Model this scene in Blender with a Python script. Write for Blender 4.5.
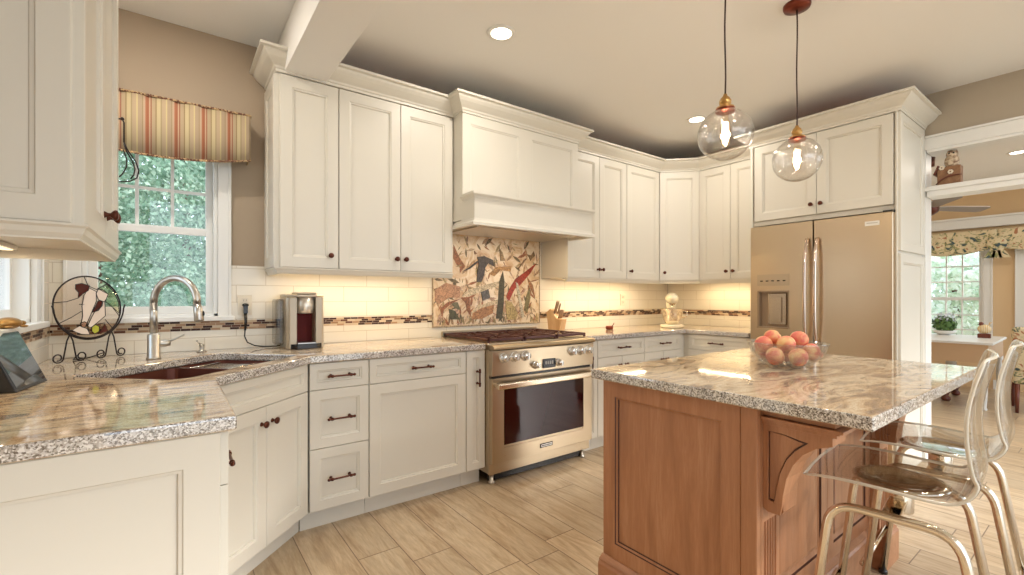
import bpy, bmesh, math, random
from mathutils import Vector, Matrix, noise
random.seed(7)
D=bpy.data; SC=bpy.context.scene; COL=SC.collection
PI=math.pi
for o in list(D.objects): D.objects.remove(o)

# ------------------------------------------------------------------ camera, world, exposure
CAMH=1.212
cam=D.cameras.new('camera'); cam.lens=36*458/1024; cam.sensor_width=36; cam.shift_y=9.5/1024
cam.clip_start=.02; cam.clip_end=200
camo=D.objects.new('camera',cam); COL.objects.link(camo)
camo.location=(0,0,CAMH); camo.rotation_euler=(PI/2,0,math.radians(-36.5)); SC.camera=camo
w=D.worlds.new('sky'); SC.world=w; w.use_nodes=True
nt=w.node_tree; bg=nt.nodes['Background']
tc=nt.nodes.new('ShaderNodeTexCoord'); sx=nt.nodes.new('ShaderNodeSeparateXYZ'); cr=nt.nodes.new('ShaderNodeValToRGB')
nt.links.new(tc.outputs['Generated'],sx.inputs[0]); nt.links.new(sx.outputs['Z'],cr.inputs[0]); nt.links.new(cr.outputs[0],bg.inputs[0])
cr.color_ramp.elements[0].position=0; cr.color_ramp.elements[0].color=(.78,.87,.97,1)
cr.color_ramp.elements[1].position=.6; cr.color_ramp.elements[1].color=(.66,.82,1.0,1)
bg.inputs[1].default_value=2.7
SC.view_settings.view_transform='Standard'; SC.view_settings.look='None'
SC.view_settings.exposure=0.11; SC.view_settings.gamma=1.0; SC.view_settings.use_curve_mapping=False
CAN_W=8.0; UC_W=4.0
sl=D.lights.new('sun','SUN'); sl.energy=3.5; sl.angle=math.radians(12); sl.color=(1,.97,.92)
so=D.objects.new('sun',sl); COL.objects.link(so); so.location=(12,-10,8)
so.rotation_euler=Vector((-.5,.75,-.42)).to_track_quat('-Z','Y').to_euler()

WARM=(1.0,.91,.80); UCWARM=(1.0,.77,.47)
def area(name,loc,sx_,sy_,power,color,rot=(0,0,0),parent=None,disk=False):
    l=D.lights.new(name,'AREA'); l.shape='DISK' if disk else 'RECTANGLE'; l.size=sx_; 
    if not disk: l.size_y=sy_
    l.energy=power; l.color=color
    o=D.objects.new(name,l); COL.objects.link(o); o.location=loc; o.rotation_euler=rot
    if parent: o.parent=parent
    return o

# ------------------------------------------------------------------ materials
def mat(name,color=(.8,.8,.8),rough=.5,metal=0,**kw):
    m=D.materials.new(name); m.use_nodes=True; b=m.node_tree.nodes['Principled BSDF']
    b.inputs['Base Color'].default_value=(*color,1); b.inputs['Roughness'].default_value=rough; b.inputs['Metallic'].default_value=metal
    for k,v in kw.items():
        k=k.replace('_',' ')
        b.inputs[k].default_value=v if not isinstance(v,tuple) else (*v,1)
    return m
def B(m): return m.node_tree.nodes['Principled BSDF']
def N(m,t,**kw):
    n=m.node_tree.nodes.new(t)
    for k,v in kw.items():
        if k in n.inputs: n.inputs[k].default_value=v
        else: setattr(n,k,v)
    return n
def L(m,a,b): m.node_tree.links.new(a,b)
def coords(m,scale=(1,1,1),rot=(0,0,0),loc=(0,0,0)):
    t=N(m,'ShaderNodeTexCoord'); p=N(m,'ShaderNodeMapping')
    p.inputs['Scale'].default_value=scale; p.inputs['Rotation'].default_value=rot; p.inputs['Location'].default_value=loc
    L(m,t.outputs['Object'],p.inputs[0]); return p.outputs[0]
def ramp(m,fac,stops,mode='LINEAR'):
    r=N(m,'ShaderNodeValToRGB'); r.color_ramp.interpolation=mode
    e=r.color_ramp.elements
    while len(e)<len(stops): e.new(.5)
    for i,(p,c) in enumerate(stops): e[i].position=p; e[i].color=(*c,1)
    L(m,fac,r.inputs[0]); return r.outputs[0]
def noi(m,vec,scale,detail=4,rough=.55,dist=0):
    n=N(m,'ShaderNodeTexNoise'); n.inputs['Scale'].default_value=scale; n.inputs['Detail'].default_value=detail
    n.inputs['Roughness'].default_value=rough; n.inputs['Distortion'].default_value=dist
    L(m,vec,n.inputs['Vector']); return n.outputs['Fac']
def mixc(m,fac,a,b,mode='MIX'):
    n=N(m,'ShaderNodeMix',data_type='RGBA',blend_type=mode)
    for s,v in ((n.inputs[0],fac),(n.inputs[6],a),(n.inputs[7],b)):
        if hasattr(v,'links') or isinstance(v,bpy.types.NodeSocket): L(m,v,s)
        else: s.default_value=v if not isinstance(v,tuple) else (*v,1)
    return n.outputs[2]
def mth(m,op,a,b=None,c=None):
    n=N(m,'ShaderNodeMath',operation=op)
    for i,v in enumerate((a,b,c)):
        if v is None: continue
        if isinstance(v,bpy.types.NodeSocket): L(m,v,n.inputs[i])
        else: n.inputs[i].default_value=v
    return n.outputs[0]
def bump(m,h,strength=.2,dist=.01):
    n=N(m,'ShaderNodeBump'); n.inputs['Strength'].default_value=strength; n.inputs['Distance'].default_value=dist
    L(m,h,n.inputs['Height']); L(m,n.outputs[0],B(m).inputs['Normal'])

PAINT=mat('cream_paint',(.69,.655,.57),.38)
WHITE=mat('white_trim_paint',(.80,.79,.75),.35)
CEIL=mat('ceiling_paint',(.84,.83,.80),.9)
WALL=mat('taupe_wall_paint',(.42,.335,.245),.85)
TANWALL=mat('tan_wall_paint',(.70,.50,.29),.85)
BRONZE=mat('oil_rubbed_bronze',(.10,.030,.018),.28,.75)
CHROME=mat('polished_chrome',(.80,.73,.62),.08,1)
NICKEL=mat('brushed_nickel',(.56,.53,.48),.33,1)
IRON=mat('cast_iron',(.085,.026,.02),.38,.3)
WIRE=mat('black_iron_wire',(.03,.02,.018),.4,.6)
BLACKP=mat('black_plastic',(.015,.013,.013),.25)
OVENG=mat('dark_oven_glass',(.03,.003,.003),.05,0,Specular_IOR_Level=.35)
BRASS=mat('aged_brass',(.55,.33,.12),.3,1)
COPPER=mat('dark_copper',(.20,.05,.03),.3,.9)
SINKM=mat('copper_sink_metal',(.11,.03,.018),.38,.5)
FILTER=mat('hood_filter_metal',(.6,.55,.48),.3,1)

def stainless(name,vertical=True):
    m=mat(name,(.49,.395,.275),.30,1)
    v=coords(m,(1.5,1.5,140))
    n=noi(m,v,3,3)
    L(m,mth(m,'MULTIPLY_ADD',n,.05,.26),B(m).inputs['Roughness'])
    return m
STEEL=stainless('brushed_stainless_steel')

def granite(name='polished_granite',edge=False):
    m=mat(name,(.5,.4,.3),.05,0,Specular_IOR_Level=.9,IOR=1.85)
    v=coords(m)
    vs=coords(m,(.8,2.4,1),(0,0,.35))
    vein=noi(m,vs,2.6,9,.62,2.0)
    base=ramp(m,vein,[(.30,(.07,.05,.04)),(.40,(.24,.14,.075)),(.46,(.48,.31,.15)),(.53,(.74,.60,.41)),(.60,(.52,.39,.24)),(.70,(.25,.20,.15))])
    vein2=noi(m,coords(m,(1.0,3.2,1.2),(0,0,.2),(4,2,1)),6,7,.65,1.6)
    f2=ramp(m,vein2,[(.36,(.85,.85,.85)),(.46,(0,0,0))])
    c=mixc(m,f2,base,(.20,.12,.08))
    vo=N(m,'ShaderNodeTexVoronoi'); vo.inputs['Scale'].default_value=290 if edge else 420; L(m,v,vo.inputs['Vector'])
    sp=N(m,'ShaderNodeSeparateColor'); L(m,vo.outputs['Color'],sp.inputs[0])
    grain=ramp(m,sp.outputs[0],[(0,(.04,.04,.045)),(.18,(.19,.19,.19)),(.36,(.42,.40,.38)),(.56,(.60,.60,.60)),(.78,(.84,.84,.83))],'CONSTANT')
    c=mixc(m,.82 if edge else .26,c,grain)
    L(m,c,B(m).inputs['Base Color'])
    return m
GRANITE=granite(); GRANEDGE=granite('granite_edge',True)

def wood(name,c1,c2,c3,axis='z',rough=.32):
    m=mat(name,c2,rough)
    sc={'z':(7,7,.7),'x':(.7,7,7),'y':(7,.7,7)}[axis]
    n=noi(m,coords(m,sc),2.2,6,.6,.8)
    n2=noi(m,coords(m,tuple(s*6 for s in sc)),4,4,.6)
    c=ramp(m,n,[(.3,c1),(.5,c2),(.7,c3)])
    f=ramp(m,n2,[(.35,(.35,.35,.35)),(.6,(0,0,0))])
    c=mixc(m,f,c,c1)
    L(m,c,B(m).inputs['Base Color'])
    return m
CHERRY=wood('stained_cherry_wood',(.32,.135,.060),(.42,.190,.090),(.50,.255,.135))
CHERRYD=wood('stained_cherry_wood_horizontal',(.32,.135,.060),(.42,.190,.090),(.50,.255,.135),'y')
BOUNCETOP=mat('unfinished_reddish_board',(.70,.26,.12),.8)  # red chosen to warm the light bounced onto the ceiling
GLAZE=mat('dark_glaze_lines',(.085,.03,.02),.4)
DARKWOOD=wood('dark_red_wood',(.08,.02,.012),(.16,.04,.022),(.22,.06,.03))
BLOCKW=wood('pale_beech_wood',(.55,.30,.13),(.72,.45,.22),(.80,.55,.30))
BIRDW=wood('weathered_brown_wood',(.18,.08,.035),(.30,.15,.07),(.42,.24,.12),'y',.6)

def floor_mat():
    m=mat('wood_look_floor_tile',(.6,.5,.35),.30,Specular_IOR_Level=.5)
    t=N(m,'ShaderNodeTexCoord'); s=N(m,'ShaderNodeSeparateXYZ'); L(m,t.outputs['Object'],s.inputs[0])
    px=mth(m,'DIVIDE',mth(m,'SUBTRACT',s.outputs['X'],.885-4),.2)
    col=mth(m,'FLOOR',px); fx=mth(m,'FRACT',px)
    wn=N(m,'ShaderNodeTexWhiteNoise',noise_dimensions='1D'); L(m,col,wn.inputs['W'])
    py=mth(m,'ADD',mth(m,'DIVIDE',mth(m,'ADD',s.outputs['Y'],10),.92),wn.outputs['Value'])
    row=mth(m,'FLOOR',py); fy=mth(m,'FRACT',py)
    cb=N(m,'ShaderNodeCombineXYZ'); L(m,col,cb.inputs[0]); L(m,row,cb.inputs[1])
    w2=N(m,'ShaderNodeTexWhiteNoise',noise_dimensions='2D'); L(m,cb.outputs[0],w2.inputs['Vector'])
    # grain runs along y, shifted for each plank
    gx=mth(m,'MULTIPLY_ADD',s.outputs['X'],9,mth(m,'MULTIPLY',w2.outputs['Value'],57))
    gy=mth(m,'MULTIPLY_ADD',s.outputs['Y'],1.1,mth(m,'MULTIPLY',w2.outputs['Value'],31))
    g=N(m,'ShaderNodeCombineXYZ'); L(m,gx,g.inputs[0]); L(m,gy,g.inputs[1])
    n=noi(m,g.outputs[0],1.6,8,.62,1.3)
    n2=noi(m,g.outputs[0],9,5,.7,.3)
    c=ramp(m,n,[(.28,(.35,.23,.13)),(.40,(.50,.36,.22)),(.50,(.60,.46,.30)),(.68,(.69,.56,.39))])
    c=mixc(m,ramp(m,n2,[(.35,(.35,.35,.35)),(.6,(0,0,0))]),c,(.30,.21,.13))
    tone=mth(m,'MULTIPLY_ADD',w2.outputs['Value'],.22,.86)
    c=mixc(m,1.0,c,tone,'MULTIPLY')
    def edge(f,wd): return mth(m,'LESS_THAN',mth(m,'MINIMUM',f,mth(m,'SUBTRACT',1,f)),wd)
    gr=mth(m,'MAXIMUM',edge(fx,.011),edge(fy,.0025))
    c=mixc(m,gr,c,(.20,.13,.08))
    L(m,c,B(m).inputs['Base Color'])
    bump(m,mth(m,'SUBTRACT',1,gr),.25,.002)
    return m
FLOOR=floor_mat()

def tile_mat(axis):
    # glossy cream subway tile 305 x 98 mm in running bond; axis = world axis along the wall
    m=mat('cream_subway_tile_'+axis,(.80,.74,.62),.12)
    t=N(m,'ShaderNodeTexCoord'); s=N(m,'ShaderNodeSeparateXYZ'); L(m,t.outputs['Object'],s.inputs[0])
    rz=mth(m,'DIVIDE',mth(m,'SUBTRACT',s.outputs['Z'],1.394-1.0),.0985)
    row=mth(m,'FLOOR',rz); fz=mth(m,'FRACT',rz)
    off=mth(m,'MULTIPLY',mth(m,'MODULO',row,2),.5)
    pu=mth(m,'ADD',mth(m,'DIVIDE',mth(m,'ADD',s.outputs[axis],10-.23),.305),off)
    fu=mth(m,'FRACT',pu)
    def dist(f): return mth(m,'MINIMUM',f,mth(m,'SUBTRACT',1,f))
    gz=mth(m,'LESS_THAN',dist(fz),.018); gu=mth(m,'LESS_THAN',dist(fu),.006)
    g=mth(m,'MAXIMUM',gz,gu)
    L(m,mixc(m,g,(.80,.74,.62),(.58,.50,.38)),B(m).inputs['Base Color'])
    L(m,mth(m,'MULTIPLY_ADD',g,.5,.12),B(m).inputs['Roughness'])
    bump(m,mth(m,'SUBTRACT',1,g),.5,.002)
    return m
TILEX=tile_mat('X'); TILEY=tile_mat('Y')
def mosaic_mat(axis):
    m=mat('mosaic_strip_tile_'+axis,(.5,.3,.2),.42,Specular_IOR_Level=.25)
    t=N(m,'ShaderNodeTexCoord'); s=N(m,'ShaderNodeSeparateXYZ'); L(m,t.outputs['Object'],s.inputs[0])
    rz=mth(m,'DIVIDE',mth(m,'SUBTRACT',s.outputs['Z'],1.024),.0135); row=mth(m,'FLOOR',rz); fz=mth(m,'FRACT',rz)
    w1=N(m,'ShaderNodeTexWhiteNoise',noise_dimensions='1D'); L(m,row,w1.inputs['W'])
    pu=mth(m,'ADD',mth(m,'DIVIDE',mth(m,'ADD',s.outputs[axis],10),.046),mth(m,'MULTIPLY',w1.outputs['Value'],5))
    cu=mth(m,'FLOOR',pu); fu=mth(m,'FRACT',pu)
    cb=N(m,'ShaderNodeCombineXYZ'); L(m,cu,cb.inputs[0]); L(m,row,cb.inputs[1])
    w2=N(m,'ShaderNodeTexWhiteNoise',noise_dimensions='2D'); L(m,cb.outputs[0],w2.inputs['Vector'])
    c=ramp(m,w2.outputs['Value'],[(0,(.045,.014,.008)),(.34,(.30,.17,.09)),(.50,(.55,.42,.27)),(.66,(.12,.04,.02)),(.78,(.40,.24,.14)),(.90,(.60,.48,.34))],'CONSTANT')
    g=mth(m,'MAXIMUM',mth(m,'LESS_THAN',fz,.10),mth(m,'LESS_THAN',fu,.035))
    L(m,mixc(m,g,c,(.62,.52,.38)),B(m).inputs['Base Color'])
    return m
MOSX=mosaic_mat('X'); MOSY=mosaic_mat('Y')

def glassm(name,tint=(1,1,1),refl=.08):
    m=D.materials.new(name); m.use_nodes=True; t=m.node_tree; t.nodes.clear()
    o=t.nodes.new('ShaderNodeOutputMaterial'); tr=t.nodes.new('ShaderNodeBsdfTransparent'); g=t.nodes.new('ShaderNodeBsdfGlossy')
    tr.inputs[0].default_value=(*tint,1); g.inputs['Roughness'].default_value=.01
    lw=t.nodes.new('ShaderNodeLayerWeight'); pw=t.nodes.new('ShaderNodeMath'); pw.operation='POWER'; pw.inputs[1].default_value=4; t.links.new(lw.outputs['Facing'],pw.inputs[0])
    lw.inputs['Blend'].default_value=.5
    f=t.nodes.new('ShaderNodeMath'); f.operation='MULTIPLY_ADD'; f.inputs[1].default_value=.85; f.inputs[2].default_value=refl*.5; t.links.new(pw.outputs[0],f.inputs[0])
    mx=t.nodes.new('ShaderNodeMixShader'); t.links.new(f.outputs[0],mx.inputs[0]); t.links.new(tr.outputs[0],mx.inputs[1]); t.links.new(g.outputs[0],mx.inputs[2]); t.links.new(mx.outputs[0],o.inputs[0])
    return m
PANE=glassm('window_glass')
BOWLG=glassm('clear_bowl_glass',(.94,.94,.93),.42)
ACRYL=glassm('clear_acrylic',(.97,.965,.95)); ACEDGE=mat('polished_acrylic_edge',(.85,.80,.68),.12,0,Transmission_Weight=.25,Specular_IOR_Level=.8)  # cream rim colour stands in for light caught in the acrylic edge
GLOBE=glassm('seeded_clear_glass',(.965,.96,.95),.16)
def seed_bump(m):
    n=N(m,'ShaderNodeTexVoronoi'); n.inputs['Scale'].default_value=60; L(m,coords(m),n.inputs['Vector'])
    bp=N(m,'ShaderNodeBump'); bp.inputs['Strength'].default_value=.5; bp.inputs['Distance'].default_value=.004
    L(m,ramp(m,n.outputs['Distance'],[(.15,(1,1,1)),(.35,(0,0,0))]),bp.inputs['Height'])
    for k in m.node_tree.nodes:
        if k.type=='BSDF_GLOSSY': L(m,bp.outputs[0],k.inputs['Normal'])
seed_bump(GLOBE)
BULBG=glassm('bulb_glass',(1,.93,.82))
def emis(name,c,s):
    m=mat(name,c,.5,0); b=B(m); b.inputs['Emission Color'].default_value=(*c,1); b.inputs['Emission Strength'].default_value=s; return m
FILAM=emis('glowing_filament',(1,.80,.58),5)
LAMPE=emis('recessed_lamp_lens',(1,.86,.66),9)
UCE=emis('under_cabinet_strip_glow',(1,.80,.50),1.3)

# ------------------------------------------------------------------ mesh builder
class MB:
    def __init__(s): s.v=[]; s.f=[]; s.m=[]; s.sm=[]
    def add(s,vs,fs,mi=0,smooth=False,M=None):
        n=len(s.v)
        for p in vs:
            p=Vector(p)
            if M is not None: p=M@p
            s.v.append(p)
        for f in fs: s.f.append([n+i for i in f]); s.m.append(mi); s.sm.append(smooth)
        return s
    def box(s,x0,x1,y0,y1,z0,z1,mi=0,M=None):
        vs=[(x,y,z) for z in (z0,z1) for y in (y0,y1) for x in (x0,x1)]
        return s.add(vs,[(0,2,3,1),(4,5,7,6),(0,1,5,4),(2,6,7,3),(0,4,6,2),(1,3,7,5)],mi,False,M)
    def prism(s,poly,h0,h1,axis='z',mi=0,M=None,smooth=False):
        # poly of 2D points; axis z: (x,y); y: (x,z); x: (y,z)
        def P(a,b,h): return {'z':(a,b,h),'y':(a,h,b),'x':(h,a,b)}[axis]
        n=len(poly); vs=[P(a,b,h0) for a,b in poly]+[P(a,b,h1) for a,b in poly]
        fs=[tuple(range(n))[::-1],tuple(range(n,2*n))]
        for i in range(n): fs.append((i,(i+1)%n,n+(i+1)%n,n+i))
        s.add(vs,fs[:2],mi,False,M); 
        k=len(s.v)-2*n
        for f in fs[2:]: s.f.append([k+i for i in f]); s.m.append(mi); s.sm.append(smooth)
        return s
    def lathe(s,prof,seg=24,mi=0,M=None,smooth=True):
        # prof (r,z) from bottom to top
        vs=[];fs=[]
        for r,z in prof:
            for k in range(seg):
                a=2*PI*k/seg; vs.append((r*math.cos(a),r*math.sin(a),z))
        for i in range(len(prof)-1):
            for k in range(seg):
                a=i*seg+k;b=i*seg+(k+1)%seg; fs.append((a,b,b+seg,a+seg))
        if prof[0][0]>1e-5: fs.append(tuple(range(seg))[::-1])
        if prof[-1][0]>1e-5: fs.append(tuple(range((len(prof)-1)*seg,len(prof)*seg)))
        return s.add(vs,fs,mi,smooth,M)
    def tube(s,path,r,seg=10,mi=0,closed=False,M=None,caps=True):
        P=[Vector(p) for p in path]; n=len(P); rr=r if isinstance(r,(list,tuple)) else [r]*n
        vs=[];fs=[]; up=None
        for i in range(n):
            a=P[(i-1)%n] if (closed or i>0) else P[i]; b=P[(i+1)%n] if (closed or i<n-1) else P[i]
            t=(b-a).normalized()
            if up is None:
                up=Vector((0,0,1)) if abs(t.z)<.9 else Vector((1,0,0))
            u=(up-t*up.dot(t)).normalized(); v=t.cross(u); up=u
            for k in range(seg):
                an=2*PI*k/seg; vs.append(P[i]+(u*math.cos(an)+v*math.sin(an))*rr[i])
        m=n if closed else n-1
        for i in range(m):
            for k in range(seg):
                a=i*seg+k;b=i*seg+(k+1)%seg;c=((i+1)%n)*seg+(k+1)%seg;d=((i+1)%n)*seg+k; fs.append((a,b,c,d))
        if not closed and caps: fs.append(tuple(range(seg))[::-1]); fs.append(tuple(range((n-1)*seg,n*seg)))
        return s.add(vs,fs,mi,True,M)
    def rings(s,x0,x1,z0,z1,prof,mi=0,M=None,back=0.0,dark=()):
        # raised/recessed panel in the xz plane facing -y: prof = [(inset,y),...]
        vs=[];fs=[]
        pr=[(0,back)]+prof
        for i,y in pr: vs+=[(x0+i,y,z0+i),(x1-i,y,z0+i),(x1-i,y,z1-i),(x0+i,y,z1-i)]
        for k in range(len(pr)-1):
            for j in range(4): fs.append((4*k+j,4*k+(j+1)%4,4*k+4+(j+1)%4,4*k+4+j))
        q=4*(len(pr)-1); fs.append((q,q+1,q+2,q+3)); fs.append((3,2,1,0))
        s.add(vs,fs,mi,False,M); k0=len(s.m)-len(fs)
        for k in dark:
            for j in range(4): s.m[k0+4*k+j]=1
        return s
    def sweep(s,path,prof,mi=0,closed=False,smooth=False):
        # path of (x,y); prof (out,z); out points to the right of travel
        n=len(path); P=[Vector(p) for p in path]; vs=[];fs=[]
        def nrm(a,b): d=(b-a).normalized(); return Vector((d.y,-d.x))
        for i in range(n):
            n1=nrm(P[i-1],P[i]) if (i>0 or closed) else nrm(P[i],P[i+1])
            n2=nrm(P[i],P[(i+1)%n]) if (i<n-1 or closed) else n1
            o=(n1+n2)/(1+n1.dot(n2))
            for d,z in prof: vs.append((P[i].x+o.x*d,P[i].y+o.y*d,z))
        k=len(prof); m=n if closed else n-1
        for i in range(m):
            for j in range(k):
                a=i*k+j;b=i*k+(j+1)%k;c=((i+1)%n)*k+(j+1)%k;d=((i+1)%n)*k+j; fs.append((a,b,c,d))
        if not closed: fs.append(tuple(range(k))); fs.append(tuple(range((n-1)*k,n*k))[::-1])
        return s.add(vs,fs,mi,smooth)
    def sphere(s,c,r,seg=16,rg=10,mi=0,M=None,fn=None):
        c=Vector(c); rx,ry,rz=(r,r,r) if not isinstance(r,tuple) else r; vs=[];fs=[]
        vs.append((0,0,-1)); 
        for i in range(1,rg):
            t=PI*i/rg-PI/2
            for k in range(seg): a=2*PI*k/seg; vs.append((math.cos(t)*math.cos(a),math.cos(t)*math.sin(a),math.sin(t)))
        vs.append((0,0,1)); out=[]
        for p in vs:
            p=Vector(p); 
            if fn: p=fn(p)
            out.append(c+Vector((p.x*rx,p.y*ry,p.z*rz)))
        for k in range(seg): fs.append((0,1+(k+1)%seg,1+k))
        for i in range(rg-2):
            for k in range(seg): a=1+i*seg+k;b=1+i*seg+(k+1)%seg; fs.append((a,b,b+seg,a+seg))
        l=len(vs)-1; q=1+(rg-2)*seg
        for k in range(seg): fs.append((q+k,q+(k+1)%seg,l))
        return s.add(out,fs,mi,True,M)
    def build(s,name,mats,parent=None,loc=(0,0,0),rot=(0,0,0),bevel=0,seg=2,fix=True):
        me=D.meshes.new(name); me.from_pydata([tuple(v) for v in s.v],[],s.f)
        if not isinstance(mats,(list,tuple)): mats=[mats]
        for m in mats: me.materials.append(m)
        for p,mi,sm in zip(me.polygons,s.m,s.sm): p.material_index=mi; p.use_smooth=sm
        if fix:
            bm=bmesh.new(); bm.from_mesh(me); bmesh.ops.recalc_face_normals(bm,faces=bm.faces); bm.to_mesh(me); bm.free()
        me.update()
        o=D.objects.new(name,me); COL.objects.link(o); o.location=loc; o.rotation_euler=rot
        if parent: o.parent=parent
        if bevel:
            b=o.modifiers.new('bevel','BEVEL'); b.width=bevel; b.segments=seg; b.limit_method='ANGLE'; b.angle_limit=math.radians(35)
        return o
def T(x=0,y=0,z=0,rx=0,ry=0,rz=0): return Matrix.Translation((x,y,z))@Matrix.Rotation(rz,4,'Z')@Matrix.Rotation(ry,4,'Y')@Matrix.Rotation(rx,4,'X')
def thing(name,label,cat,loc=(0,0,0),rz=0,group=None):
    o=D.objects.new(name,None); COL.objects.link(o); o.empty_display_size=.1; o.location=loc; o.rotation_euler=(0,0,rz)
    o['label']=label; o['category']=cat
    if group: o['group']=group
    return o
def tag(o,label,cat,group=None,kind=None):
    o['label']=label; o['category']=cat
    if group: o['group']=group
    if kind: o['kind']=kind
    return o
def struct(o,label=None):
    o['kind']='structure'
    if label: o['label']=label
    return o
def copy_tree(o,parent=None):
    c=o.copy(); COL.objects.link(c)
    if parent: c.parent=parent
    for ch in list(o.children): copy_tree(ch,c)
    return c

# ------------------------------------------------------------------ room shell
CZ=2.70; XR=4.46; YB=3.10; XL=-.49
b=MB(); b.box(XL-.2,14,-5,YB+.2,-.1,0)
struct(b.build('floor',FLOOR),'wood-look plank tile floor')
b=MB(); b.box(XL-.2,8.9,-2.6,YB+.2,CZ,CZ+.1); struct(b.build('ceiling',CEIL),'off-white ceiling')
# back wall with window opening
WX0,WX1,WZ0,WZ1=-.365,.205,1.10,2.06
b=MB(); b.box(XL-.15,WX0,YB,YB+.15,0,CZ); b.box(WX1,XR+.14,YB,YB+.15,0,CZ); b.box(WX0,WX1,YB,YB+.15,0,WZ0); b.box(WX0,WX1,YB,YB+.15,WZ1,CZ)
struct(b.build('wall_back',WALL),'taupe back wall behind the range')
LY0,LY1=2.22,2.80
b=MB(); b.box(XL-.15,XL,-2.6,LY0,0,CZ); b.box(XL-.15,XL,LY1,YB,0,CZ); b.box(XL-.15,XL,LY0,LY1,0,WZ0); b.box(XL-.15,XL,LY0,LY1,WZ1,CZ)
struct(b.build('wall_left',WALL),'taupe wall at the left')
OY1=.912
b=MB(); b.box(XR,XR+.14,OY1,YB,0,CZ); b.box(XR,XR+.14,-2.2,OY1,2.29,CZ); b.box(XR,XR+.14,-5,-2.2,0,CZ)
struct(b.build('wall_right',mat('grey_beige_wall_paint',(.44,.37,.28),.85)),'grey beige wall around the wide cased opening')
# casing and transom header of the opening
b=MB()
b.box(XR-.018,XR,OY1,.945,0,2.375); b.box(XR-.018,XR,-2.2,OY1,2.29,2.375); b.box(XR-.03,XR,-2.2,.899,2.375,2.39)
b.box(XR-.012,XR+.152,OY1-.014,OY1,0,2.29); b.box(XR-.012,XR+.152,-2.2,OY1-.02,2.27,2.29)
b.box(XR-.018,XR+.158,-2.2,OY1-.02,1.945,2.02)
b.box(XR-.03,XR-.018,-2.2,OY1,1.985,2.012)
struct(b.build('trim_1',WHITE,bevel=.002),'white casing and transom header of the wide opening')
# beam
b=MB(); b.box(.492,.712,-2.6,YB-.001,2.45,CZ-.001); struct(b.build('trim_2',CEIL,bevel=.002),'boxed ceiling beam ending on the cabinets')

# windows -----------------------------------------------------------
def dh_window(n,x0,x1,z0,z1,M,cols=3,rows=2,label='',mid=None,lower_grid=False,case=.085,sill=True,par=.03):
    """double hung window in local xz plane, room side at y<0, opening x0..x1,z0..z1"""
    root=D.objects.new('window_%d'%n,None); COL.objects.link(root); root.matrix_world=M; root['kind']='structure'; root['label']=label
    mid=mid or (z0+z1)/2+.03
    b=MB()
    b.box(x0-case,x0,-.02,0,z0,z1); b.box(x1,x1+case,-.02,0,z0,z1); b.box(x0-case,x1+case,-.02,0,z1,z1+case)
    for q in (x0-case,x1+case-.014): b.box(q,q+.014,-.028,-.02,z0,z1+case)
    b.box(x0,x0+.02,0,.15,z0,z1); b.box(x1-.02,x1,0,.15,z0,z1); b.box(x0,x1,0,.15,z1-.02,z1); b.box(x0,x1,0,.15,z0,z0+.02)
    b.build('window_frame',WHITE,root,bevel=.002)
    if sill:
        b=MB(); b.box(x0-case-.015,x1+case+.015,-.045,.03,z0-.022,z0+.004); b.build('window_sill',WHITE,root,bevel=.004)
    def sash(za,zb,y,grid,name):
        b=MB(); s=.034
        xa,xb=x0+.02,x1-.02
        b.box(xa,xa+s,y,y+.03,za,zb); b.box(xb-s,xb,y,y+.03,za,zb); b.box(xa+s,xb-s,y,y+.03,za,za+s*1.2); b.box(xa+s,xb-s,y,y+.03,zb-s,zb)
        if grid:
            gx=(xb-xa-2*s); gz=(zb-za-2.2*s)
            for i in range(1,cols): xx=xa+s+gx*i/cols; b.box(xx-.008,xx+.008,y+.005,y+.025,za+s*1.2,zb-s)
            for i in range(1,rows): zz=za+1.2*s+gz*i/rows; b.box(xa+s,xb-s,y+.006,y+.024,zz-.008,zz+.008)
        o=b.build(name,WHITE,root,bevel=.0015)
        g=MB(); g.box(xa+s-.004,xb-s+.004,y+.013,y+.017,za+s,zb-s+.004); g.build('window_pane',PANE,o)
    sash(z0+.02,mid+.03,.05,lower_grid,'window_sash'); sash(mid,z1-.02,.085,True,'window_sash')
    return root
dh_window(1,WX0,WX1,WZ0,WZ1,T(0,YB,0),mid=1.565,case=.064,label='white double-hung window over the sink')
dh_window(2,LY0,LY1,WZ0,WZ1,T(XL,0,0,rz=PI/2),mid=1.585,label='small white window in the left wall')

# ------------------------------------------------------------------ cabinets
PULLPTS=None
def pull(parent,x,z,y=-.02,length=.12,vertical=False):
    M=T(x,y,z,ry=PI/2 if not vertical else 0)  # local z -> x
    if vertical: M=T(x,y,z)
    b=MB()
    h=length/2
    b.lathe([(0,-h-.008),(.0055,-h-.006),(.008,-h),(.006,-h+.006),(.0048,-h+.012),(.0048,h-.012),(.006,h-.006),(.008,h),(.0055,h+.006),(0,h+.008)],10,M=M@T(0,-.032,0))
    for s in (-1,1):
        b.lathe([(.009,0),(.0065,.004),(.005,.01),(.005,.033)],10,M=M@T(0,0,s*h*.74,rx=PI/2))
        b.lathe([(0,-.009),(.0075,-.006),(.0085,0),(.0075,.006),(0,.009)],10,M=M@T(0,-.032,s*h*.74))
    return b.build('handle',BRONZE,parent)
def knob(parent,x,z,y=-.02):
    b=MB(); b.lathe([(.010,0),(.0085,.003),(.0055,.008),(.0055,.014),(.012,.019),(.0155,.024),(.0145,.029),(.008,.032),(0,.033)],16,M=T(x,y,z,rx=PI/2))
    return b.build('knob',BRONZE,parent)
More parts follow.
